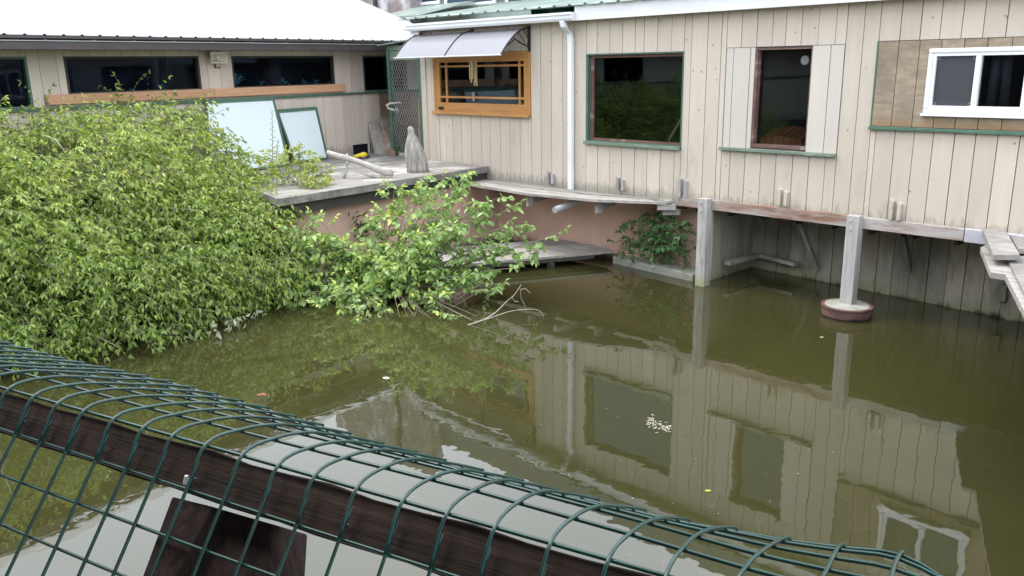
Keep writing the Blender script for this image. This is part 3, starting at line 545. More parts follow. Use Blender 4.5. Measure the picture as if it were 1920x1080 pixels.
# eave: gutter, soffit, roof
OB=.42
zgt=sB((360,79),OB+.12)[1]; zgb=sB((360,94),OB+.12)[1]; zre=sB((300,64),OB+.17)[1]
mb=MB(); mb.bbox(SBm,SB1+.3,OB,OB+.12,zgb,zgt-.012); mb.bbox(SBm,SB1+.3,OB+.1,OB+.13,zgt-.011,zgt); gB=mb.build('gutter',M_brown,Bd,bevel=.006)
mb=MB(); mb.bbox(SBm,SB1+.3,OB+.131,OB+.134,zgt-.008,zgt+.003,c=.9)
for px in (84,176,251,325,397,468,537,595,645,700):
    s_=sB((px,76),OB+.12)[0]; mb.bbox(s_-.012,s_+.012,OB+.02,OB+.14,zgt+.001,zgt+.012)
par(mb.build('gutter_lip',M_galv),gB)
mb=MB(); mb.bbox(SBm,SB1+.3,-.02,OB-.002,zBt+.0,zBt+.03); mb.bbox(SBm,SB1+.3,OB-.03,OB-.002,zgb,zBt-.001); mb.build('soffit',M_brown,Bd)
mb=MB(); mb.bbox(SBm,SB1+.28,OB-.03,OB+.0,zgt+.001,zre-.02); mb.build('fascia_board',M_brown,Bd)
# roof with ribs, hipped toward the right
def hipS(o): # right limit of the roof at offset o behind the eave
    return 2.45-max(0,(OB+.17-o))*.80
mb=MB(); vs=[]; rr=[]; s_=SBm
while s_<2.5:
    for d0,h in ((0,0),(.17,0),(.185,.016),(.205,.016),(.22,0)): rr.append((s_+d0,h))
    s_+=.235
slope=math.tan(math.radians(30)); rows_=[OB+.17,0,-1.,-2.2,-3.6,-5.2,-7.]
for o_ in rows_:
    z=zre-.03+(OB+.17-o_)*slope
    for s1_,h in rr:
        vs.append(bpt(min(s1_,hipS(o_)) if True else s1_,z+h,o_))
n=len(rr); m_=len(rows_); fs=[(j*n+i,(j+1)*n+i,(j+1)*n+i+1,j*n+i+1) for j in range(m_-1) for i in range(n-1)]
vs2=[v-np.array([0,0,.01]) for v in vs]; k_=len(vs)
fs+=[(i,i+1,k_+i+1,k_+i) for i in range(n-1)]+[(k_+a,k_+d,k_+c,k_+b_) for a,b_,c,d in fs[:(m_-1)*(n-1)]]
mb.add(vs+vs2,fs,.5); mb.build('roof',M_roofB,Bd)
mb=MB(); mb.bbox(SBm,2.3,OB+.12,OB+.165,zre-.075,zre-.045); mb.build('drip_edge',M_brown,Bd)

# loudspeaker
P=onB((411,108),.16); c_=P
t_=thing('horn_loudspeaker','small cream horn loudspeaker mounted between the far windows','loudspeaker',onB((411,108)))
mb=MB(); ux=TB; uz=np.array([0,0,1.]); nf=NB
def rect(c,w_,h_): return [c-ux*w_-uz*h_,c+ux*w_-uz*h_,c+ux*w_+uz*h_,c-ux*w_+uz*h_]
r1=rect(P,.15,.085); r2=rect(P-nf*.14,.05,.04); r3=rect(P+nf*.0,.135,.072); r4=rect(P-nf*.12,.045,.035)
mb.add(r1+r2+r3+r4,[(0,1,5,4),(1,2,6,5),(2,3,7,6),(3,0,4,7),(4,5,6,7),(1,0,8,9),(2,1,9,10),(3,2,10,11),(0,3,11,8),(9,8,12,13),(10,9,13,14),(11,10,14,15),(8,11,15,12),(15,14,13,12)],.5); mb.build('horn',M_speaker,t_)
mb=MB(); mb.tube([P-nf*.11,P-nf*.03],[.035,.02],10); mb.build('driver_plug',M_speaker,t_)
mb=MB(); mb.tube([P-nf*.13-uz*.02,P-nf*.13-uz*.15,onB((411,108))-uz*.15],.012,5); mb.tube([P-nf*.13+uz*.0,onB((411,108))],.03,6); mb.build('mount',M_brown,t_)

# ============================================================ house plants behind the far windows
def blades(mb,P,n,L_,w_,spread=1.,seed=0):
    rg=random.Random(seed)
    for k in range(n):
        a=rg.random()*6.28; el=.35+rg.random()*1.05; L2=L_*(.6+.5*rg.random()); d=np.array([math.cos(a)*math.cos(el)*spread,math.sin(a)*math.cos(el)*spread,math.sin(el)])
        sd_=np.array([-math.sin(a),math.cos(a),0])*w_; pts=[P,P+d*L2*.5,P+d*L2*.85-np.array([0,0,.12*L2]),P+d*L2*1.0-np.array([0,0,.28*L2])]; ws=[.6,1,.7,.05]
        vs=[]
        for p,q in zip(pts,ws): vs+=[p-sd_*q,p+sd_*q]
        mb.add(vs,[(0,1,3,2),(2,3,5,4),(4,5,7,6)],rg.random())
for k,(px,py,n,L_,lab) in enumerate(((445,157,26,.27,'spiky blue-green house plant at the left edge of the middle far window'),(490,158,14,.14,'small tufted house plant second from left in the middle far window'),(532,157,26,.20,'dense grassy house plant in the middle of the far window'),(570,157,18,.15,'arching house plant near the right of the far window'),(590,156,6,.16,'thin upright house plant sprig right of the arching one'),(618,155,10,.09,'tiny house plant at the right edge of the middle far window'),(222,170,16,.10,'low leafy house plant behind the longest far window, left one'),(246,169,14,.09,'low leafy house plant behind the longest far window, middle one'),(303,166,22,.13,'broad spreading house plant behind the longest far window'))):
    P=onB((px,py+3),-.13); mb=MB(); blades(mb,P,n,L_,.016,seed=k); tag(mb.build('house_plant',M_leaf5),lab,'plant',group='house plants on the far window ledges')

# ============================================================ DECK, retaining walls, low platform
ZD=1.24
dk=[(-9.45,5.17),(-9.86,9.10),(-11.40,9.10),(-11.46,11.5)]+[tuple(bpt(SB1,0,.0)[:2]),tuple(bpt(-2.75,0,.0)[:2]),(-10.55,5.42)]
# keep ccw order
area=sum(dk[i][0]*dk[(i+1)%len(dk)][1]-dk[(i+1)%len(dk)][0]*dk[i][1] for i in range(len(dk)))
if area<0: dk=dk[::-1]
Dk=thing('deck','raised weathered grey deck above a pink wall, strewn with driftwood','deck',(-10.5,7.5,0))
mb=MB(); mb.prism(dk,ZD-.035,ZD,c=.5); mb.build('deck_boards',M_deck,Dk)
mb=MB(); ed=np.array([[-9.44,5.14],[-9.85,9.095]])
mb.bar((ed[0][0]+.02,ed[0][1],ZD-.045),(ed[1][0]+.02,ed[1][1],ZD-.045),.045,.10); mb.bar((-9.42,5.14,ZD-.045),(-10.6,5.42,ZD-.045),.045,.10); mb.build('edge_board',M_deckedge,Dk,bevel=.005)
mb=MB(); mb.bar((-9.50,5.22,ZD-.17),(-9.89,9.10,ZD-.17),.05,.15); mb.bar((-9.50,5.22,ZD-.17),(-10.6,5.5,ZD-.17),.05,.15); mb.build('under_board',M_darkw,Dk)
RW=thing('retaining_wall','pink concrete pond wall below the deck and the beige building','wall',(-9.7,7,0))
mb=MB(); mb.hexa([(-9.98,5.25,-.6),(-9.62,5.25,-.6),(-9.99,9.46,-.6),(-10.3,9.46,-.6),(-9.98,5.25,1.06),(-9.62,5.25,1.06),(-9.99,9.46,1.06),(-10.3,9.46,1.06)],.5)
mb.hexa([(-11,5.5,-.6),(-9.62,5.25,-.6),(-9.63,5.35,-.6),(-11,5.7,-.6),(-11,5.5,1.06),(-9.62,5.249,1.06),(-9.63,5.35,1.06),(-11,5.7,1.06)],.5); mb.build('deck_wall',M_pink,RW)
mb=MB(); mb.box(-10.2,-6.02,9.45,9.75,-.6,1.0,c=.5); mb.build('rear_wall',M_pink,RW)
mb=MB(); mb.box(-6.018,-5.93,9.40,9.75,-.4,.98,c=.5); mb.build('corner_timber',M_greyw,RW)
# low platform
zp=.17; Pq=[onZ((972,487),zp),onZ((1151,471),zp)]
LP=thing('low_platform','low weathered plank platform just above the water, under the walkway','platform',(-8.6,9,0))
a=Pq[0]; b_=Pq[1]; b_=np.array([b_[0],min(b_[1],9.43),zp]); d=(b_-a); d[2]=0; L_=np.linalg.norm(d); d/=L_; n_=np.array([-d[1],d[0],0]); 
if n_[1]<0: n_=-n_
mb=MB(); k=0
while k<8:
    o0=k*.145; s0=-1.2; P=a+d*s0+n_*o0
    # board runs parallel to the front edge until it meets the rear wall
    e=(9.44-(a+n_*o0)[1])/d[1]-.06 if d[1]>1e-3 else L_
    e=min(e,L_); e2=min(L_+.0,(9.44-(a+n_*(o0+.14))[1])/d[1]-.02)
    if e2<.1: break
    q=R_.random()*.006
    p0=a+d*s0+n_*(o0+.004); p1=a+d*e+n_*(o0+.004); p2=a+d*e2+n_*(o0+.14); p3=a+d*s0+n_*(o0+.14)
    up=np.array([0,0,.035]); lo=np.array([0,0,-zp+zp-.0])
    mb.hexa([x+np.array([0,0,q-.035]) for x in (p0,p1,p2,p3)]+[x+np.array([0,0,q]) for x in (p0,p1,p2,p3)]); k+=1
mb.build('planks',M_plankw,LP)
mb=MB(); mb.bar(a+d*(-1)+n_*.03+[0,0,-.06],a+d*(L_-.3)+n_*.03+[0,0,-.06],.04,.045); mb.bar(a+d*.5+n_*.05+[0,0,-.4],a+d*.5+n_*.05+[0,0,-.05],.08,.08,up=(0,1,0)); mb.build('bearer',M_darkw,LP)
# curb under the vine
mb=MB(); c0_=onZ((1150,480),.10); c1_=onZ((1301,514),.10)
mb.obox((c0_[0],c0_[1]-.02,-.4),(c1_[0]-c0_[0],c1_[1]-c0_[1],0),(.0,.5,0),(0,0,.5),c=.5)
tag(mb.build('curb',M_conc,bevel=.02),'mossy pale curb along the pink wall beside the first post','curb')

# ============================================================ wall-side walkway
WK=thing('plank_walkway','bowed weathered plank walkway bracketed along the foot of the beige wall','walkway',(-8.3,9,1))
zw=1.03
fe=[onZ(p,zw) for p in ((858,341),(990,364),(1115,375.5),(1250,379))]; be=[onZ(p,zw) for p in ((903,331),(1010,344),(1130,354),(1266,363))]
for q in be: q[1]=min(q[1],YA-.07)
def lerp(A_,B_,t): return A_*(1-t)+B_*t
def bez(L4,u):
    x=u*3; i=min(int(x),2); return lerp(L4[i],L4[i+1],x-i)
for k in range(4):
    mb=MB(); t0=k/4+.006; t1=(k+1)/4-.006; n=12; end=(1.0,.965,1.02,.99)[k]; lift=(0,.004,.02,-.004)[k]
    vs=[]
    for i in range(n+1):
        u=i/n*min(end,1); F_=bez(fe,u); B_=bez(be,u); s_=.012*math.sin(u*3.1)+lift*u
        p=lerp(F_,B_,t0)+[0,0,s_]; q=lerp(F_,B_,t1)+[0,0,s_]; vs+=[p-[0,0,.035],q-[0,0,.035],q,p]
    fs=[(4*i+a,4*i+4+a,4*i+4+(a+1)%4,4*i+(a+1)%4) for i in range(n) for a in range(4)]+[(0,1,2,3),(4*n+3,4*n+2,4*n+1,4*n)]
    mb.add(vs,fs); mb.build('plank',M_plankw,WK)
for (px,py) in ((986,372),(1116,384)):
    P=onZ((px,py),zw-.08); mb=MB(); mb.obox((P[0]-.03,P[1]+.03,zw-.20),(.045,0,0),(0,.12,0),(0,0,.17)); mb.add([(P[0]+.015,P[1]+.14,zw-.16),(P[0]+.015,9.4,zw-.1),(P[0]+.015,9.4,zw-.04),(P[0]+.015,P[1]+.14,zw-.04),(P[0]-.03,P[1]+.14,zw-.16),(P[0]-.03,9.4,zw-.1),(P[0]-.03,9.4,zw-.04),(P[0]-.03,P[1]+.14,zw-.04)],[(0,1,2,3),(7,6,5,4),(0,4,5,1),(3,2,6,7),(0,3,7,4)])
    mb.build('bracket',M_greyw,WK)
a=onZ((1233,391),.93); b_=onZ((1283,372),.95); mb=MB(); mb.bar((a[0],a[1],.955),(a[0]+.25,YA-.06,.975),.045,.085); mb.bar((a[0]+.05,a[1]+.06,.875),(a[0]+.28,YA-.0,.90),.045,.07); mb.bar((a[0]-.15,a[1]+.2,1.02),(a[0]+.2,YA-.1,1.04),.09,.03); mb.build('end_bearer',M_greyw,WK)
mb=MB(); a=onZ((1040,394),.86); mb.tube([a,(a[0]-.0,9.44,1.0)],.045,14,c=.3); tag(mb.build('drain_pipe',M_galv),'grey drain pipe poking out under the plank walkway','pipe')

# ============================================================ right walkway near the frame edge
RP=thing('side_walkway','grey plank landing and walkway at the right end of the beige building','walkway',(-1.5,8.5,1))
def pl(mb,pts,z,th=.045): 
    P=[onZ(p,z) for p in pts]; mb.hexa([p-[0,0,th] for p in P]+P)
mb=MB(); pl(mb,[(1863,478),(1912,478),(1884,429),(1842,429)],1.13); mb.build('plank',M_greyw,RP)
mb=MB(); pl(mb,[(1908,466),(1990,470),(1975,433),(1889,432)],1.10); mb.build('plank',M_greyw,RP)
ref=[]
for p in ((1791,828),(1803,916),(1828,924),(1857,1080)):
    d=ray(*p); t=(-1.0-H)/d[2]; q=CAM+t*d; ref.append((float(q[0]),float(q[1])))
mb=MB(); e=[ref[0],ref[1],ref[2],ref[3]]; dd=np.array(e[3])-np.array(e[2]); e.append((e[3][0]+dd[0]*1.5,e[3][1]+dd[1]*1.5))
poly=e+[(3.2,e[-1][1]),(3.2,YA-.06),(e[0][0],YA-.06)]
area=sum(poly[i][0]*poly[(i+1)%len(poly)][1]-poly[(i+1)%len(poly)][0]*poly[i][1] for i in range(len(poly)))
if area<0: poly=poly[::-1]
SIDEPOLY=poly
mb.prism(poly,.98,1.03,c=.5); mb.build('landing',M_plankw,RP)
mb=MB(); pl(mb,[(1888,484),(1924,556),(2030,566),(1975,480)],1.055,.02); mb.build('plank',M_greyw,RP)
mb=MB()
for x,y in ((.5,8.6),(2.6,8.6),(.8,6.0),(2.8,5)): mb=MB(); mb.box(x,x+.12,y,y+.12,-.6,.98); mb.build('leg',M_post,RP)

# ============================================================ chain-link gate
gl_=np.array([-12.50,9.24]); gr_=np.array([-11.50,9.14]); 
zt1=float(atd((737,86),(gl_[0],gl_[1],0))[2]); zt2=zt1
CG=thing('chain_link_gate','green framed chain link gate closing the gap beside the beige building','gate',(-12,9.2,ZD))
dg=(gr_-gl_); Lg=np.linalg.norm(dg); dg/=Lg
for p in (gl_,gr_): 
    mb=MB(); mb.bar((p[0],p[1],ZD),(p[0],p[1],zt1),.075,.075,up=(0,1,0)); mb.build('gate_post',M_green,CG)
mb=MB(); mb.bar((gl_[0],gl_[1],zt1-.04),(gr_[0],gr_[1],zt1-.04),.07,.08); mb.bar((gl_[0],gl_[1],zt1-.17),(gr_[0],gr_[1],zt1-.17),.03,.16); mb.build('top_rail',M_palegreen,CG)
mb=MB(); p0=np.array([gl_[0]-.15,gl_[1]-.15,zt1+.0]); mb.obox(p0,(1.25,-.08,.08),(0,.7,.05),(0,0,.02)); mb.build('small_roof',M_palegreen,CG)
mb=MB(); ww=.078; zz0=ZD+.05; zz1=zt1-.1; hh=zz1-zz0; 
for sgn in (1,-1):
    k=-int(hh/ww/1.0)-2
    while k*ww<Lg+hh:
        # line s = k*ww + sgn*(z)*.62
        pts=[]
        for z_ in np.arange(0,hh,.0444):
            s_=k*ww+sgn*z_*.62
            if .03<s_<Lg-.03: pts.append((gl_[0]+dg[0]*s_,gl_[1]+dg[1]*s_+.006*sgn,zz0+z_))
        if len(pts)>1: mb.tube([pts[0],pts[-1]],.0034,3,cap=False)
        k+=1
mb.build('chain_link',M_galv,CG)
mb=MB(); pr=atd((742,205),(gl_[0],gl_[1]-.08,0)); r0=np.array([gl_[0],gl_[1]-.05,pr[2]])
rr_=[atd(p,r0,-.03) for p in ((752,192),(742,193),(732,194),(725,197),(728,203),(737,206),(744,209))]
mb.tube(rr_,.02,7); mb.tube([atd(p,r0,-.05) for p in ((742,203),(747,207),(745,212),(739,209),(743,203),(748,209))],.016,6); tag(mb.build('rope_loop',M_rope,smooth=True),'white rope knotted round the green gate post','rope')
mb=MB(); hq=[(gl_[0]+.5,gl_[1]+.35,1.7),(gl_[0]+.35,gl_[1]+.35,2.2),(gl_[0]+.45,gl_[1]+.35,2.65),(gl_[0]+.6,gl_[1]+.35,2.85)]; mb.tube(hq,.015,6); tag(mb.build('hose',M_rope,smooth=True),'pale hose hanging behind the chain link gate','hose')
mb=MB(); mb.box(gl_[0]-.2,gl_[0]+1.0,gl_[1]+.9,gl_[1]+.94,1.24,2.25); tag(mb.build('brown_sheet',M_darkred),'brown sheet standing behind the chain link gate','sheet')
mb=MB(); mb.box(gl_[0]-.4,gl_[0]+1.04,gl_[1]+1.2,gl_[1]+1.25,1.0,3.5); mb.box(gl_[0]-.4,gl_[0]+1.04,gl_[1]+.3,gl_[1]+1.25,3.15,3.2); tag(mb.build('alley_backdrop',M_room),'dark boarding added for the unlit alley behind the chain link gate','backdrop')  # dark sheets added so the alley reads as unlit
mb=MB(); mb.bar((gl_[0]+.4,gl_[1]+.3,1.24),(gl_[0]+.42,gl_[1]+.32,2.25),.09,.03,up=(0,1,0)); tag(mb.build('loose_plank',M_box),'reddish plank upright behind the chain link gate','plank')

# ============================================================ leaning framed sheets
def panel(name_lab,bl,br,tl,tr,grp):
    t_=thing('framed_sheet',name_lab,'panel',bl,grp)
    bl,br,tl,tr=[np.array(v,float) for v in (bl,br,tl,tr)]; nn=np.cross(br-bl,tl-bl); nn/=np.linalg.norm(nn)
    if nn@NB<0: nn=-nn
    def q(u,v,o=0): return lerp(lerp(bl,br,u),lerp(tl,tr,u),v)+nn*o
    W_=np.linalg.norm(br-bl); Hh=np.linalg.norm(tl-bl); fu=.035/W_; fv=.035/Hh
    def slab(mb,u0,u1,v0,v1,o0,o1): mb.hexa([q(u0,v0,o0),q(u1,v0,o0),q(u1,v0,o1),q(u0,v0,o1),q(u0,v1,o0),q(u1,v1,o0),q(u1,v1,o1),q(u0,v1,o1)])
    mb=MB(); slab(mb,0,1,0,fv,-.02,.02); slab(mb,0,1,1-fv*1.6,1,-.02,.02); slab(mb,0,fu,fv,1-fv*1.6,-.019,.019); slab(mb,1-fu,1,fv,1-fv*1.6,-.019,.019); mb.build('frame',M_green,t_)
    mb=MB(); slab(mb,fu,1-fu,fv,1-fv*1.6,-.004,.004); mb.build('sheet',M_panel,t_)
br=onZ((615,297),ZD+.01); bl=bpt(sB((552,303),.2)[0],ZD+.01,.2); br=bpt(sB((615,297),.2)[0],ZD+.01,.2); tr=onB((593,200),.05); tl=onB((516,206),.05)
panel('smaller green framed frosted sheet leaning on the far wall, right one',bl,br,tl,tr,'framed sheets leaning on the far wall')
br=bpt(sB((543,312),.42)[0],ZD+.01,.42); bl=bpt(sB((392,332),.42)[0],ZD+.01,.42); tr=onB((512,182),.12); tl=onB((385,188),.12)
panel('larger green framed frosted sheet leaning on the far wall, half behind the shrub',bl,br,tl,tr,'framed sheets leaning on the far wall')
# leaning boards, yellow float, cord, block
def lean(pts,lab,m):
    P=[onZ(pts[0],ZD+.005),onZ(pts[1],ZD+.005),onB(pts[2],.03),onB(pts[3],.03)]; mb=MB(); mb.hexa([P[0],P[1],P[2],P[3]]+[p+NB*.02+np.array([0,0,.004]) for p in P]); return tag(mb.build('leaning_board',m),lab,'board',group='boards leaning by the gate')
lean([(702,289),(724,291),(708,228),(690,229)],'weathered light board leaning on the far wall, left of the brown one',M_greyw)
lean([(722,291),(740,293),(738,220),(711,221)],'brown plywood offcut leaning between the light board and the gate',M_brownpl)
Y_=onZ((676,292),ZD+.04); mb=MB(); a=onZ((661,294),ZD+.03); b_=onZ((688,290),ZD+.06); mb.tube([a,lerp(a,b_,.3),lerp(a,b_,.8),b_],[.012,.035,.06,.035],10); tag(mb.build('yellow_float',M_yellow,smooth=True),'yellow plastic tool lying on the deck by the hole in the far wall','tool')
mb=MB(); mb.tube([onZ(p,ZD+.02) for p in ((674,295),(680,296.5),(688,295.5),(692,293),(688,291.5))],.014,6); tag(mb.build('blue_cord',M_blue,smooth=True),'dark blue cord coiled beside the yellow tool','cord')
mb=MB(); q=onZ((762,294),ZD); mb.obox((q[0]-.1,q[1]-.1,ZD),(.35,.1,0),(-.05,.12,0),(0,0,.07)); tag(mb.build('pale_block',M_conc,bevel=.01),'pale block on the deck between gate and driftwood stump','block')
# driftwood stump
b0=onZ((784,322),ZD); q=atd((778,237),b0); hS=q[2]-ZD; rB=.5*np.linalg.norm(atd((803,318),b0)-atd((765,318),b0))
mb=MB(); prof=[]
for u,k in ((0,1.04),(.08,1.0),(.2,1.0),(.35,.97),(.5,.86),(.62,.70),(.73,.52),(.82,.36),(.88,.30),(.93,.31),(.97,.27),(1,.12)): prof.append((rB*k,hS*u))
def jt(a,z): return 1+.09*math.sin(3*a+z*3)+.06*math.sin(7*a+2)+.03*math.sin(13*a-z*5)
mb.lathe(b0,prof,36,c=.5,jit=jt)
mb.v=[(v[0]-(RH[0]*.085*((v[2]-ZD)/hS)),v[1]-(RH[1]*.085*((v[2]-ZD)/hS)),v[2]) for v in mb.v]
tag(mb.build('driftwood_stump',M_drift,smooth=True),'upright bottle-shaped grey driftwood stump standing on the deck','driftwood')
# driftwood log on a leg
t_=thing('driftwood_branch','long bleached driftwood branch propped on its own fork on the deck','driftwood',onZ((660,330),ZD))
lg=onZ((645,334),ZD); l0=onZ((736,327),ZD+.05)
def ip(px,f): ref=lerp(lg,l0,f); return atd(px,ref)
pts=[ip((613,286),-.3),ip((632,292),-.1),ip((652,297),.08),ip((676,305),.35),ip((700,314),.6),ip((718,321),.8),ip((737,326),1.)]
mb=MB(); mb.tube(pts,[.038,.042,.044,.042,.046,.06,.042],10); mb.build('trunk',M_branch,t_,smooth=True)
mb=MB(); mb.tube([ip((652,298),.08),ip((651,310),.05),ip((649,322),.02),ip((645,334),0)],[.03,.018,.016,.024],8); mb.build('leg',M_branch,t_,smooth=True)
mb=MB(); mb.tube([ip((674,324),.5),ip((692,329),.6),ip((714,333),.75),ip((722,326),.8),ip((719,318),.8)],[.008,.02,.03,.036,.036],8); mb.build('fork',M_branch,t_,smooth=True)
mb=MB(); mb.tube([ip((652,297),.08),ip((651,288),.08)],[.03,.015],6); mb.build('snag',M_branch,t_,smooth=True)

# ============================================================ buildings behind the roofs
yS=13.6
UB=thing('rear_building','grey two storey building with white framed windows rising behind the green roof','building',(-13,yS,.9))
zz=lambda px,y: float(on(px,1,y)[2]); xx_=lambda px,y: float(on(px,1,y)[0])
xl=xx_((772,10),yS); mb=MB(); mb.box(xl,-2,yS,yS+6,.9,7.5); mb.build('wall',M_greysid,UB)
for (p0,p1,p2) in ((783,826,11),(836,931,16),(950,996,12)):
    x0=xx_((p0,5),yS); x1=xx_((p1,5),yS); z0=zz((p0,p2),yS); mb=MB(); frame4(mb,x0,x1,z0,z0+1.3,.07,yS-.05,yS-.002); o=mb.build('window',M_vinyl,UB); mb=MB(); mb.paneA(x0+.07,x1-.07,yS-.01,z0+.07,z0+1.23); par(mb.build('pane',G_B),o)
mb=MB(); z0=zz((800,18),yS); mb.box(xl,-2,yS-.06,yS-.055+.05,z0-.5,z0); mb.build('green_band',M_roofA,UB)
mb=MB(); mb.obox((xl+.45,11.9,zb-.05),(2.,0,0),(0,1.6,.35),(0,0,.02)); mb.build('porch_roof',M_roofA,UB)
yM=13.2; x0=xx_((600,10),yM); x1=xx_((768,10),yM); 
mb=MB(); mb.box(-21.8,x1,yM,yM+.4,.9,8.4); ml=tag(mb.build('lichen_wall',M_stone),'lichen stained brown wall rising behind the white metal roof','wall')
mb=MB(); xp_=xx_((706,10),yM); mb.box(xp_-.05,xp_+.05,yM-.08,yM-.002,.9,8.4); par(mb.build('wall_post',M_darkw),ml)
mb=MB(); P=on((1042,4),1,11.3); mb.lathe((P[0],P[1],P[2]-.3),[(.42,0),(.45,.15),(.3,.3),(.1,.36)],11,c=.4,jit=lambda a,z:1+.25*math.sin(3*a)); tag(mb.build('green_tarp',M_tarp),'bright green tarpaulin heap behind the green roof ridge','tarp')
# dark timber building behind the viewer (seen in the panes)
Dr_=np.array([.9587,.2845,0]); Nr_=np.array([-.2845,.9587,0]); P0r_=np.array([-1.132,.228,0])
BB=thing('dark_building','dark timber building on the near side of the pond','building',(-6,-5,0))
mb=MB(); mb.box(-22,8,-8.5,-4.6,.9,4.1); mb.build('wall',M_dkbuild,BB)
mb=MB(); q0=P0r_-Nr_*.22; mb.obox((q0-Dr_*5)[:2].tolist()+[4.0],Dr_*10,-Nr_*4.6,(0,0,.08)); mb.build('porch_roof',M_brown,BB)  # unseen canopy over the viewer, added to darken rail and lower wires
for k_ in (-4.2,4.2): mb=MB(); q1=P0r_-Nr_*.5+Dr_*k_; mb.box(q1[0]-.06,q1[0]+.06,q1[1]-.06,q1[1]+.06,-.5,3.995); mb.build('canopy_post',M_raild,BB)  # posts carrying the added canopy
mb=MB(); mb.obox((-22.3,-4.25,4.0),(30.6,0,0),(0,-2.4,.7),(0,0,.06)); mb.obox((-22.3,-8.9,4.0),(30.6,0,0),(0,2.25,.7),(0,0,.06)); mb.build('roof',M_brown,BB)
Dr=np.array([.9587,.2845,0]); Nr=np.array([-.2845,.9587,0]); P0r=np.array([-1.132,.228,0]); mb=MB(); e_=[P0r-Nr*.55-Dr*3.0,P0r-Nr*.55+Dr*4,P0r-Nr*2.6+Dr*4,P0r-Nr*2.6-Dr*3.0]; mb.prism([(p[0],p[1]) for p in e_][::-1],1.12,1.2); tag(mb.build('boardwalk',M_plankw),kind='structure')

# ============================================================ RAILING with rolled wire mesh
P0=np.array([-1.1322,.2283,2.4232]); az=math.radians(16.53); D=np.array([math.cos(az),math.sin(az),0]); Nn=np.array([-D[1],D[0],0]); U=np.array([0,0,1.]); s=.05; sv=.0488; th=math.radians(51.6)
T=math.cos(th)*Nn+math.sin(th)*U; Nf=np.cross(D,T)   # Nf: face normal
if Nf@(CAM-P0)<0: Nf=-Nf
RL=thing('railing','dark wooden pond railing wrapped in rolled green wire mesh, close to the viewer','railing',(-.5,.4,1.2))
K=lambda v: v if not hasattr(v,'__len__') else v
ANG=[(-9,(-8,-26,-12,-17,-22)),(-5,(-6,-24,-19,-20,-22)),(0,(-3,-18,-22,-20,-23)),(4,(-5,-16,-21,-23,-27)),(8,(-3,-16,-26,-28,-30)),(13,(0,-17,-29,-30,-31)),(16,(-3,-17,-26,-28,-30)),(18,(-6,-17,-21,-24,-28)),(20,(-5,-14,-17,-20,-26)),(22,(-8,-20,-28,-32,-34)),(40,(-8,-20,-32,-33,-34))]
def angs(i):
    i=max(ANG[0][0],min(ANG[-1][0],i))
    for (a,va),(b_,vb) in zip(ANG[:-1],ANG[1:]):
        if a<=i<=b_:
            t=(i-a)/(b_-a); return [math.radians(p*(1-t)+q*t) for p,q in zip(va,vb)]
NR=10; ND=20; I0,I1=-26,34
def column(i):
    base=P0+D*s*i+D*.002*math.sin(i*1.7)
    lo=[base-T*sv*j+Nf*.003*math.sin(i*.6+j*1.3)*(j/6) for j in range(ND,-1,-1)]
    up=[lo[-1]]
    for j,a in enumerate(angs(i)):
        up.append(up[-1]+sv*(math.cos(a)*Nn+math.sin(a)*U)+D*.0015*math.sin(i*2.1+j))
    return lo,up
def smooth_path(pts,sub=4):
    out=[]; n=len(pts)
    for k in range(n-1):
        p0=pts[max(k-1,0)];p1=pts[k];p2=pts[k+1];p3=pts[min(k+2,n-1)]
        for m_ in range(sub):
            t=m_/sub; out.append(.5*((2*p1)+(-p0+p2)*t+(2*p0-5*p1+4*p2-p3)*t*t+(-p0+3*p1-3*p2+p3)*t**3))
    out.append(pts[-1]); return out
mbw=MB(); grid={}
for i in range(I0,I1):
    lo,up=column(i); allp=lo+up[1:]; grid[i]=allp
    allp2=[p+Nf*.0 for p in allp]
    cu=[up[-1]+.012*Nn*.8-.010*U,up[-1]+.014*Nn*.6-.02*U]; mbw.tube(smooth_path([lo[0]]+lo[-3:]+up[1:],5),.0019,6,c=R_.random())
nl=len(grid[I0])
for j in range(nl):
    below=j<=ND
    line=[]
    for i in range(I0,I1):
        p=grid[i][j]; q=grid[i][min(j+1,nl-1)]-grid[i][max(j-1,0)]; q=q/np.linalg.norm(q); nrm=np.cross(D,q); 
        if nrm@(Nf if j<=ND else U)<0: nrm=-nrm
        line.append(p-nrm*.0036)
    mbw.tube(smooth_path(line,3),.0019,6,c=R_.random())
mbw.build('wire_mesh',M_wire,RL,smooth=True)
# rail board: face parallel to the mesh, top edge traced
def onT(px,off):
    d=ray(*px); t=((P0-Nf*off-CAM)@Nf)/(d@Nf); return CAM+t*d
def st(px,off=.008): P=onT(px,off); v=P-P0; return v@D, v@T
tops=[st(p) for p in ((17,737),(327,831),(754,947),(820,966))]; bots=[st(p) for p in ((3,813),(230,884),(333,920),(820,1077))]
print('rail top',tops,'bot',bots)
ct=np.polyfit([t[0] for t in tops],[t[1] for t in tops],1); cb=np.polyfit([t[0] for t in bots],[t[1] for t in bots],1)
mb=MB(); n=60; vs=[]
for k in range(n+1):
    a=-1.3+k*3.2/n; tt=np.polyval(ct,a)+.0012*math.sin(k*1.9)+.001*math.sin(k*4.1); tb=np.polyval(cb,a)+.0012*math.sin(k*2.3+1)
    for (tv,of) in ((tb,.008),(tt,.008),(tt,.046),(tb,.046)): vs.append(P0+D*a+T*tv-Nf*of)
fs=[(4*k+a,4*k+4+a,4*k+4+(a+1)%4,4*k+(a+1)%4) for k in range(n) for a in range(4)]+[(3,2,1,0),(4*n,4*n+1,4*n+2,4*n+3)]
mb.add(vs,fs,.5); mb.build('rail_board',M_rail,RL,bevel=.0015)
q=[onT(p,.010) for p in ((322,931),(398,950),(330,1082),(266,1082))]
def ext(a,b_,k): return b_+(b_-a)*k
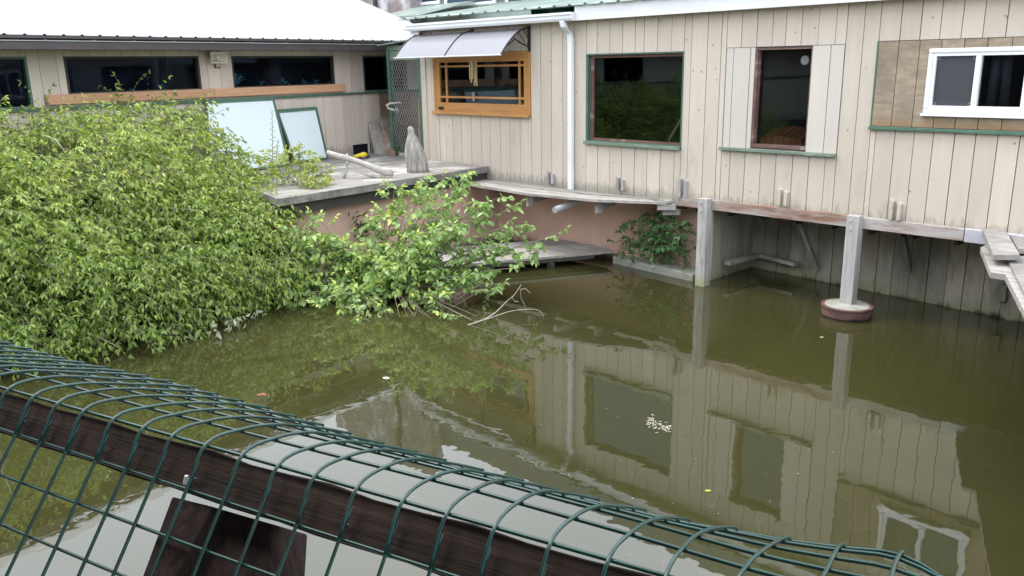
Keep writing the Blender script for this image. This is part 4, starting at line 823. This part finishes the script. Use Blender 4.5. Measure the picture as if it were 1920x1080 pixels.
mb=MB(); f4=[ext(q[0],q[3],2.5),ext(q[1],q[2],2.5),q[1]+T*.0,q[0]+T*.0]; bk=[p-Nf*.09 for p in f4]; mb.hexa([f4[0],f4[1],bk[1],bk[0],f4[3],f4[2],bk[2],bk[3]],.5); mb.build('brace',M_raild,RL,bevel=.002)
q=[onT(p,.03) for p in ((380,945),(511,983),(503,1082),(325,1082))]
mb=MB(); f4=[ext(q[0],q[3],2.0),ext(q[1],q[2],2.0),q[1],q[0]]; bk=[p-Nf*.06 for p in f4]; mb.hexa([f4[0],f4[1],bk[1],bk[0],f4[3],f4[2],bk[2],bk[3]],.2); mb.build('post',M_raild,RL,bevel=.002)
for p in ((45,790),(192,838),(363,897),(335,958),(650,984)):
    c=onT(p,.004); mb=MB(); mb.bar(c-D*.004,c+D*.004,.002,.002); mb.build('staple',M_brown,RL)
c=onT((351,905),.006); mb=MB(); mb.lathe(c,[(.003,-.007),(.0045,0),(.002,.008)],8); mb.build('lichen_fleck',M_chalk,RL)

# ============================================================ FOLIAGE
class Leaves:
    def __init__(s): s.v=[]; s.c=[]; s.n=0
    def leaf(s,P,d,nrm,L_,w_,c,fold=.18):
        x=d; y=np.cross(nrm,x); y/=(np.linalg.norm(y)+1e-9); z=np.cross(x,y)
        B=np.array([(0,0,0),(.3,0,-.05),(.66,0,-.07),(1,0,-.16),(.28,.85,fold*.5),(.62,.78,fold*.4),(.28,-.85,fold*.5),(.62,-.78,fold*.4)])
        V=P+np.outer(B[:,0]*L_,x)+np.outer(B[:,1]*w_*.5,y)+np.outer(B[:,2]*L_,z); s.v.append(V); s.c.append(c); s.n+=1
    def build(s,name,m,parent=None):
        F8=np.array([(0,1,4,4),(1,2,5,4),(2,3,5,5),(0,6,1,1),(1,6,7,2),(2,7,3,3)])
        V=np.concatenate(s.v); fs=[]
        tri=[(0,1,4),(1,2,5,4),(2,3,5),(0,6,1),(1,6,7,2),(2,7,3)]
        for k in range(s.n):
            o=8*k; fs+= [tuple(i+o for i in f) for f in tri]
        me=bpy.data.meshes.new(name); me.from_pydata(V.tolist(),[],fs); me.update()
        at=me.attributes.new('v','FLOAT','FACE'); at.data.foreach_set('value',np.repeat(np.array(s.c),6))
        me.materials.append(m); me.polygons.foreach_set('use_smooth',[True]*len(me.polygons))
        o=bpy.data.objects.new(name,me); COL.objects.link(o)
        if parent is not None: par(o,parent)
        return o
def unit(v): return v/(np.linalg.norm(v)+1e-9)
rs=np.random.RandomState(3)
def shoot(LV,TW,P,d,L_,n,ll,lw,droop,cv=(0,1),tr=.004,up=.5,spread=.9):
    """leafy shoot: a twig from P along d, leaves alternating and drooping"""
    pts=[P]; q=P.copy(); dd=unit(d); st_=L_/n
    for k in range(n):
        q=q+dd*st_; pts.append(q.copy()); dd=unit(dd+np.array([0,0,-droop*st_*4])+rs.randn(3)*.08)
        sd_=unit(np.cross(dd,[0,0,1])+1e-6)*(1 if k%2 else -1)
        ld=unit(dd*.55+sd_*spread*(.7+.5*rs.rand())+np.array([0,0,-.30-.5*rs.rand()])+rs.randn(3)*.18)
        nr=unit(np.array([0,0,1.])*up+rs.randn(3)*.45+sd_*.2)
        nr=unit(nr-ld*(nr@ld)); sz=.5+.75*rs.rand()
        LV.leaf(q,ld,nr,ll*sz,lw*sz,cv[0]+(cv[1]-cv[0])*min(1,max(0,rs.rand()*.75+.25*k/n)))
    LV.leaf(q,dd,unit(np.array([0,0,1.])+rs.randn(3)*.3),ll*.8,lw*.75,cv[1]*.9)
    if TW is not None: TW.tube([pts[0],pts[len(pts)//2],pts[-1]],[tr,tr*.8,tr*.4],3,c=rs.rand(),cap=False)
def inpoly(x,y,poly):
    c=False; n=len(poly); j=n-1
    for i in range(n):
        if ((poly[i][1]>y)!=(poly[j][1]>y)) and x<(poly[j][0]-poly[i][0])*(y-poly[i][1])/(poly[j][1]-poly[i][1]+1e-9)+poly[i][0]: c=not c
        j=i
    return c
# --- big left shrub: grown in overlapping mounds over the bank
EL=[((-11.3,2.4,.75),(2.35,2.5,1.25),1.),((-11.8,3.9,1.0),(1.5,2.0,1.4),.9),((-11.5,.6,.9),(2.5,2.3,1.5),.9),((-10.2,4.5,.45),(1.15,1.2,.85),.55),((-9.9,3.0,.15),(1.3,1.5,.75),.6),((-10.6,1.6,.2),(1.3,1.3,.9),.5),((-12.2,-1.6,1.),(2.2,2.,1.5),.25)]
SIL=[(-400,225),(0,240),(60,222),(130,208),(185,202),(215,190),(255,182),(300,192),(330,203),(350,192),(375,205),(385,230),(420,222),(445,216),(452,245),(500,270),(540,285),(560,330),(500,345),(512,372),(530,395),(515,430),(560,430),(540,480),(520,560),(470,590),(420,600),(380,620),(330,640),(280,655),(240,672),(190,690),(150,665),(100,655),(0,650),(-400,760)]
LV=Leaves(); TW=MB(); sh=thing('large_shrub','large yellow-green shrub mounded over the left bank, drooping into the water','shrub',(-11.3,2.5,.3))
tot=0; tries=0
while tot<11500 and tries<260000:
    tries+=1
    k=rs.choice(len(EL),p=np.array([e[2] for e in EL])/sum(e[2] for e in EL)); c,r,_=EL[k]
    d=unit(rs.randn(3)); 
    if d[2]<-.45: continue
    # favour the side that faces light and pond
    rad=1-.42*rs.rand()**1.6
    P=np.array(c)+d*np.array(r)*rad*(1+.10*math.sin(5*d[0]+3*k)+.08*math.sin(9*d[1]+4*d[2]))
    if P[2]<.02 or P[0]<-13.4+.0: continue
    back=(P-np.array(c))@FH
    if back>1.0 and rs.rand()<.8: continue
    x,y=pj(P)
    if not inpoly(x,y-14,SIL): continue
    nz=math.sin(2.9*P[0]+1.3)*math.sin(3.3*P[1]+.7)+math.sin(4.1*P[2]+2.3*P[1])*math.cos(3.7*P[0])
    if rad>.72 and nz<-.35 and rs.rand()<.8: continue
    if ((P-PB)@NB)<.25: continue
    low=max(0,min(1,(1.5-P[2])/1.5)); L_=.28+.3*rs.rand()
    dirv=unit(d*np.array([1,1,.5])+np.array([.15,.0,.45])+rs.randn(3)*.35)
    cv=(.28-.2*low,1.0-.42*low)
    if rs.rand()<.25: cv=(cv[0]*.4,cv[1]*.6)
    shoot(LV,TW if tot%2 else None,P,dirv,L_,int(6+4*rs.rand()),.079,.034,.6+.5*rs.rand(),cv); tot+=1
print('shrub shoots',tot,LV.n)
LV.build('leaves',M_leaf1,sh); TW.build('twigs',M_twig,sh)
# main limbs and bare sticks
mb=MB()
for k in range(38):
    a0_=np.array([-11.3,2.4,.0]); a=a0_+rs.randn(3)*[.7,1.2,.0]+[0,0,.3]; d=unit(rs.randn(3)*np.array([1,1.2,.3])+np.array([.35,0,.5])); L_=1.2+rs.rand()*1.2
    pts=[a+d*L_*u+np.array([0,0,-.35*u*u*L_])+rs.randn(3)*.03 for u in np.linspace(0,1,6)]; mb.tube([a0_,lerp(a0_,a,.6)]+pts,[.05,.04,.03,.026,.02,.015,.01,.006],5)
mb.build('limbs',M_twig,sh)
for k in range(26):
    c,r__,_=EL[rs.randint(0,6)]; d=unit(rs.randn(3)+np.array([.5,-.5,.5])); P=np.array(c)+d*np.array(r__)*1.0
    if P[2]<.25 or not inpoly(*pj(P),SIL): continue
    e=unit(np.cross(d,rs.randn(3)))+d*.15; L_=.2+.3*rs.rand(); mb=MB(); mb.tube(smooth_path([P-e*L_,P+d*.06,P+e*L_*.7+rs.randn(3)*.04,P+e*L_*1.2+rs.randn(3)*.06-[0,0,.08]],2),[.007,.007,.006,.006,.004,.003,.002],4,c=rs.rand()); mb.build('bare_twig',M_dead if k%3 else M_twig,sh)
mb=MB()
for pts,dp in (([(12,428),(40,412),(75,405),(110,418)],-1.35),([(78,252),(105,262),(122,285)],-.9),([(190,445),(215,455),(235,465)],-1.6),([(128,392),(150,380),(170,385)],-1.2),([(200,335),(215,350),(228,372)],-.9),([(270,370),(300,362),(320,350)],-.8),([(240,400),(250,415),(256,440)],-1.3),([(80,590),(100,610),(120,660)],-2.6),([(160,620),(200,640),(230,655)],-2.7),([(265,655),(300,648),(330,640)],-2.4),([(205,662),(222,640),(245,628)],-2.6)):
    base=np.array([-10.7,3.2,.5]); mb=MB(); mb.tube([atd(p,base,dp+.9+.1*rs.rand()) for p in pts],[.011]*(len(pts)-1)+[.004],4); mb.build('bare_twig',M_dead,sh)
# dried leaves along the waterline
LV=Leaves()
for k in range(15):
    u=rs.rand(); px=lerp(np.array([325,642]),np.array([500,580]),u); P=onZ((px[0]+rs.randn()*6,px[1]+rs.randn()*4),.10); 
    for m_ in range(3): d=unit(rs.randn(3)*.6+np.array([0,0,-.9])); LV.leaf(P+rs.randn(3)*.03,d,unit(rs.randn(3)),.08,.04,rs.rand())
LV.build('dried_leaves',M_leafdry,sh)
# sprays hanging over the deck corner
def spray(LV,TW,stem,n,ll,lw,cv,r0=.012,side=.5,L_=.3,ns=7,droop=.4):
    stem=smooth_path([np.asarray(p,float) for p in stem],5)
    TW.tube(stem,list(np.linspace(r0,r0*.3,len(stem))),4,cap=False)
    for k in range(n):
        u=.22+.78*(k+rs.rand())/n; i=min(int(u*(len(stem)-1)),len(stem)-2); P=lerp(stem[i],stem[i+1],u*(len(stem)-1)-i); d=unit(stem[i+1]-stem[i]+rs.randn(3)*side+np.array([0,0,.12]))
        shoot(LV,TW,P,d,L_*(.6+.6*rs.rand())*(1.1-.5*u),ns,ll*(.75+.4*rs.rand()),lw,droop,cv,tr=.003)
LV=Leaves(); TW=MB(); mb=None; dp=thing('deck_weed','yellow-green leafy sapling growing over the left corner of the deck','plant',(-11,6,ZD))
for st_,en,h in (((560,345),(530,290),0),((565,345),(560,280),0),((570,345),(590,300),0),((580,345),(618,325),0),((560,350),(500,300),0),((570,352),(600,345),0),((560,345),(450,290),0),((560,345),(470,330),0),((575,350),(590,372),.0),((560,350),(580,385),0)):
    a=onZ(st_,ZD+.02); en3=atd(en,a,-.1 if en[1]>360 else .25*rs.rand()); mid=lerp(a,en3,.5)+np.array([0,0,.08]); spray(LV,TW,[a,mid,en3],15,.07,.035,(.3,1),.007,L_=.22,ns=6)
LV.build('leaves',M_leaf4,dp); TW.build('stems',M_twig,dp)
LV=Leaves(); TW=MB(); wd=thing('tall_weed','thin upright weed standing in front of the framed sheets','plant',onZ((515,345),ZD))
b0=onZ((512,340),ZD); 
for tx,ty in ((510,205),(522,262)):
    top_=atd((tx,ty),b0); TW.tube([b0,top_],[.007,.003],4)
    for k in range(30):
        u=.15+.85*k/30; a=k*2.4; LV.leaf(lerp(b0,top_,u),unit(np.array([math.cos(a),math.sin(a),.5])),np.array([0,0,1.]),.10*(1.15-u*.8),.018,rs.rand())
LV.build('leaves',M_leaf4,wd); TW.build('stem',M_twig,wd)
LV=Leaves(); TW=MB(); b0=onZ((752,292),ZD); wd=thing('gate_weed','feathery weed growing up through the chain link gate','plant',b0)
for tx,ty in ((752,212),(760,222),(765,240),(740,250),(768,205)):
    top_=atd((tx,ty),b0,rs.randn()*.08); TW.tube([b0+rs.randn(3)*[.05,.05,0],top_],[.006,.003],4)
    for k in range(26):
        u=.1+.9*k/26; a=k*2.4; LV.leaf(lerp(b0,top_,u),unit(np.array([math.cos(a),math.sin(a),.6])),np.array([0,0,1.]),.11*(1.15-u*.7),.02,rs.rand()*.6)
for k in range(30): LV.leaf(b0+rs.randn(3)*[.12,.05,.02]+[0,0,.05],unit(rs.randn(3)+[0,0,1.]),unit(rs.randn(3)),.09,.04,rs.rand()*.5)
LV.build('leaves',M_leaf3,wd); TW.build('stems',M_twig,wd)
# --- middle bush leaning over the water
LV=Leaves(); TW=MB(); rt=np.array([-8.35,6.0,-.15]); bs=thing('leaning_bush','bluish-green leafy bush rising from the pond in front of the pink wall','bush',rt)
ends=[((590,405),.2,.5),((560,440),.1,.5),((530,470),.2,.6),((490,520),.0,.5),((480,545),.0,.4),((560,500),-.1,.5),((610,450),.2,.6),((640,470),.1,.5),((600,520),-.2,.5),((640,540),-.3,.5),
 ((690,408),.3,.5),((720,430),.2,.6),((760,420),.1,.6),((730,358),.3,.7),((790,330),.3,.7),((820,345),.3,.7),((880,318),.5,.6),((850,322),.5,.6),((865,332),.4,.6),((780,352),.3,.6),((740,350),.3,.6),((520,500),.1,.5),((540,430),.2,.5),((565,470),.1,.5),((600,440),.1,.5),((550,520),.0,.5),((590,500),.0,.5),((530,450),.2,.4),((575,420),.2,.5),((610,480),-.1,.5),((500,560),-.2,.3),((540,570),-.3,.3),((510,540),-.1,.4),((590,470),.1,.5),((800,380),.1,.7),((840,380),.1,.7),((780,450),-.2,.6),((830,440),-.2,.7),
 ((930,372),.1,.8),((970,385),.1,.7),((960,420),.0,.7),((910,400),.0,.7),((1000,430),.0,.6),((1045,440),.0,.5),((1030,465),-.1,.4),((960,470),-.2,.6),((930,500),-.2,.5),((980,500),-.2,.4),((890,480),-.3,.6),((880,530),-.4,.5),((940,545),-.4,.3),
 ((700,500),-.3,.5),((740,520),-.4,.5),((680,560),-.4,.4),((720,580),-.5,.3),((640,575),-.4,.3),((660,600),-.5,.25),((780,560),-.5,.4),((830,560),-.5,.4),((850,590),-.5,.25),((570,550),-.2,.4),((610,560),-.4,.35),((760,490),-.1,.5),((870,440),0,.6),((820,500),-.3,.5)]
for (en,dd,cu) in ends:
    e3=atd(en,rt+np.array([0,0,0]),dd*1.3+rs.randn()*.12-.1)
    if e3[2]<.05: e3=onZ(en,.06)
    mid=lerp(rt,e3,.45)+np.array([0,0,.28*cu])+rs.randn(3)*.06
    spray(LV,TW,[rt+rs.randn(3)*[.12,.12,0],mid,e3],int(15+6*rs.rand()),.092,.055,(.05,1) if en[0]<860 else (.0,.75),.012,L_=.30,ns=7,droop=.25,side=.65)
LV.build('leaves',M_leaf2,bs); TW.build('stems',M_twig,bs)
# brown twiggy base, sunken trunk
mb=MB()
for k in range(34):
    px=(600+rs.rand()*330,585+rs.rand()*24); a=onZ(px,.0); d=unit(rs.randn(3)+[0,0,1.2]); mb.tube([a-[0,0,.03],a+d*.1*(1+rs.rand()),a+d*.2+rs.randn(3)*.05],[.004,.003,.0015],3,cap=False) if k%2 else mb.tube([rt+[0,0,.1],lerp(rt,a,.5)+[0,0,.2],a+[0,0,.02]],[.006,.004,.002],3,cap=False)
for p in ([(850,575),(900,545),(935,548)],[(860,560),(905,530),(948,535)],[(842,540),(870,560),(873,575)],[(800,570),(845,560),(870,545)]): 
    mb.tube([rt+[0,0,.2],lerp(rt+[0,0,.3],atd(p[0],rt,-.5),.6)]+[atd(q,rt,-.7) for q in p],[.008,.006,.005,.004,.003],4)
mb.build('dead_twigs',M_twig,bs)
# --- vine on the pink wall
LV=Leaves(); TW=MB(); vb=onZ((1250,495),.12); vn=thing('wall_vine','dark green leafy vine spilling over the curb beside the first post','vine',vb)
for (en,of) in (((1165,430),.2),((1150,455),.2),((1180,415),.2),((1200,400),.15),((1230,395),.15),((1260,400),.2),((1290,420),.25),((1300,440),.25),((1215,440),.35),((1245,430),.4),((1190,460),.3),((1160,475),.25),((1180,485),.3),((1225,470),.4),((1265,465),.3),((1215,395),.1),((1245,395),.12)):
    e3=on(en,1,9.42-of); mid=lerp(np.array([vb[0]-.1,9.38,.2]),e3,.5)+np.array([0,-.05,.12]); spray(LV,TW,[np.array([vb[0]+rs.randn()*.15,9.38,.12]),mid,e3],9,.075,.045,(0,.8),.007,L_=.22,ns=6,side=.6)
for en in ((1285,470),(1295,455),(1280,450)):
    e3=on((en[0],en[1]+18),1,9.25); spray(LV,TW,[on((1275,425),1,9.3),on(en,1,9.22),e3],5,.06,.03,(0,.6),.004,L_=.15,ns=5,droop=1.2)
LV.build('leaves',M_leaf3,vn); TW.build('stems',M_twig,vn)
# small fern on the pink deck wall
LV=Leaves(); q0=np.array([-9.66,6.6,.55]); d=ray(672,425); tt=(-9.70-0)/d[0]; q0=CAM+tt*d; 
for k in range(34):
    a=rs.rand()*6.28; LV.leaf(q0+np.array([.02,rs.randn()*.06,rs.randn()*.10]),unit(np.array([.6,math.cos(a)*.9,math.sin(a)*.6+.1])),unit(np.array([.5,0,1.])),.14,.025,rs.rand()*.5)
tag(LV.build('wall_fern',M_leaf3),'small dark fern growing out of the pink deck wall','fern')
# leaf tip at the far left of the frame
LV=Leaves(); TW=MB(); q0=atd((-20,215),(-11.5,2.6,0),-.4); lt=thing('left_branch','bright leafy branch tip reaching in at the left edge of the picture','branch',q0)
for e in ((5,185),(3,205),(-10,190),(8,215)): spray(LV,TW,[q0,lerp(q0,atd(e,q0),.5),atd(e,q0)],4,.08,.04,(.5,1),.006,L_=.12,ns=4)
LV.build('leaves',M_leaf1,lt); TW.build('stems',M_twig,lt)
# dead branch in the water
w0=onZ((868,612),-.02); db=thing('dead_branch','bare bleached forked branch sticking out of the pond','branch',w0)
mb=MB()
def bp_(px,dd=0): return atd(px,w0,dd)
mb.tube(smooth_path([w0,bp_((905,600),.0),bp_((930,585),.05),bp_((950,565),.1),bp_((965,552),.1),bp_((977,534),.12)],3),list(np.linspace(.008,.003,16)),5)
mb.build('stem',M_dead,db)
mb=MB(); mb.tube(smooth_path([bp_((905,601)),bp_((925,594),.1),bp_((955,584),.2),bp_((985,580),.25),bp_((1008,581),.25),bp_((1018,590),.25),bp_((1019,600),.25)],3),list(np.linspace(.006,.002,19)),5); mb.build('side_twig',M_dead,db)
mb=MB()
for p in ([(975,543),(985,541),(994,549)],[(976,545),(977,560),(985,574)],[(965,566),(972,565)],[(965,552),(960,560),(968,566)]): mb=MB(); mb.tube([bp_(q,.12) for q in p],.0028,4); mb.build('twiglet',M_dead,db)
# floating bits
def fleaf(px,L_,m,lab,cat='leaf',name='floating_leaf',z=.004):
    LVx=Leaves(); P=onZ(px,z); a=rs.rand()*6.28; LVx.leaf(P,np.array([math.cos(a),math.sin(a),0]),np.array([0,0,1.]),L_,L_*.6,.9,fold=.03); return tag(LVx.build(name,m),lab,cat)
fleaf((1334,920),.055,M_leaf4,'single yellow leaf floating on the reflected beige wall')
fleaf((718,707),.10,M_dead,'pale curled leaf floating among the reflected bush')
fleaf((1545,632),.05,M_dead,'tiny pale sliver floating near the drum footing')
mb=MB()  # pale flecks added in place of a reflection gleaming on the water
for k in range(70):
    u=rs.rand(); px=(1213+u*44,790+u*16+rs.randn()*6*(1 if abs(u-.7)>.1 else .3)); P=onZ(px,.004); a=rs.rand()*3.1; d=np.array([math.cos(a),math.sin(a),0])*.013; n_=np.array([-d[1],d[0],0])*.25; mb.add([P-d-n_,P+d-n_,P+d+n_,P-d+n_],[(0,1,2,3)])
tag(mb.build('gleam_flecks',M_dead),'lacy white scum flecks standing in for a reflection over the reflected large window','gleam',kind='stuff')
rs2=np.random.RandomState(5); mb=MB()
for k in range(120):
    px=(250+rs2.rand()*1550,560+rs2.rand()*500); P=onZ(px,.004)
    if P[1]>8.8 or P[0]<-9.3: continue
    a=rs2.rand()*3.1; q=.002+.0035*rs2.rand(); d=np.array([math.cos(a),math.sin(a),0])*q; n_=np.array([-d[1],d[0],0])*.5; mb.add([P-d-n_,P+d-n_,P+d+n_,P-d+n_],[(0,1,2,3)])
tag(mb.build('surface_specks',M_dead),'tiny pale specks scattered over the pond surface','debris',kind='stuff')
P=onZ((493,740),.0); mb=MB(); mb.tube([P+RH*-.09+[0,0,-.03],P+RH*-.04+[0,0,-.012],P+[0,0,-.008],P+RH*.06+[0,0,-.02],P+RH*.11+[0,0,-.03]],[.005,.02,.024,.012,.003],8); tag(mb.build('koi_fish',M_koi,smooth=True),'orange fish just under the murky surface','fish')
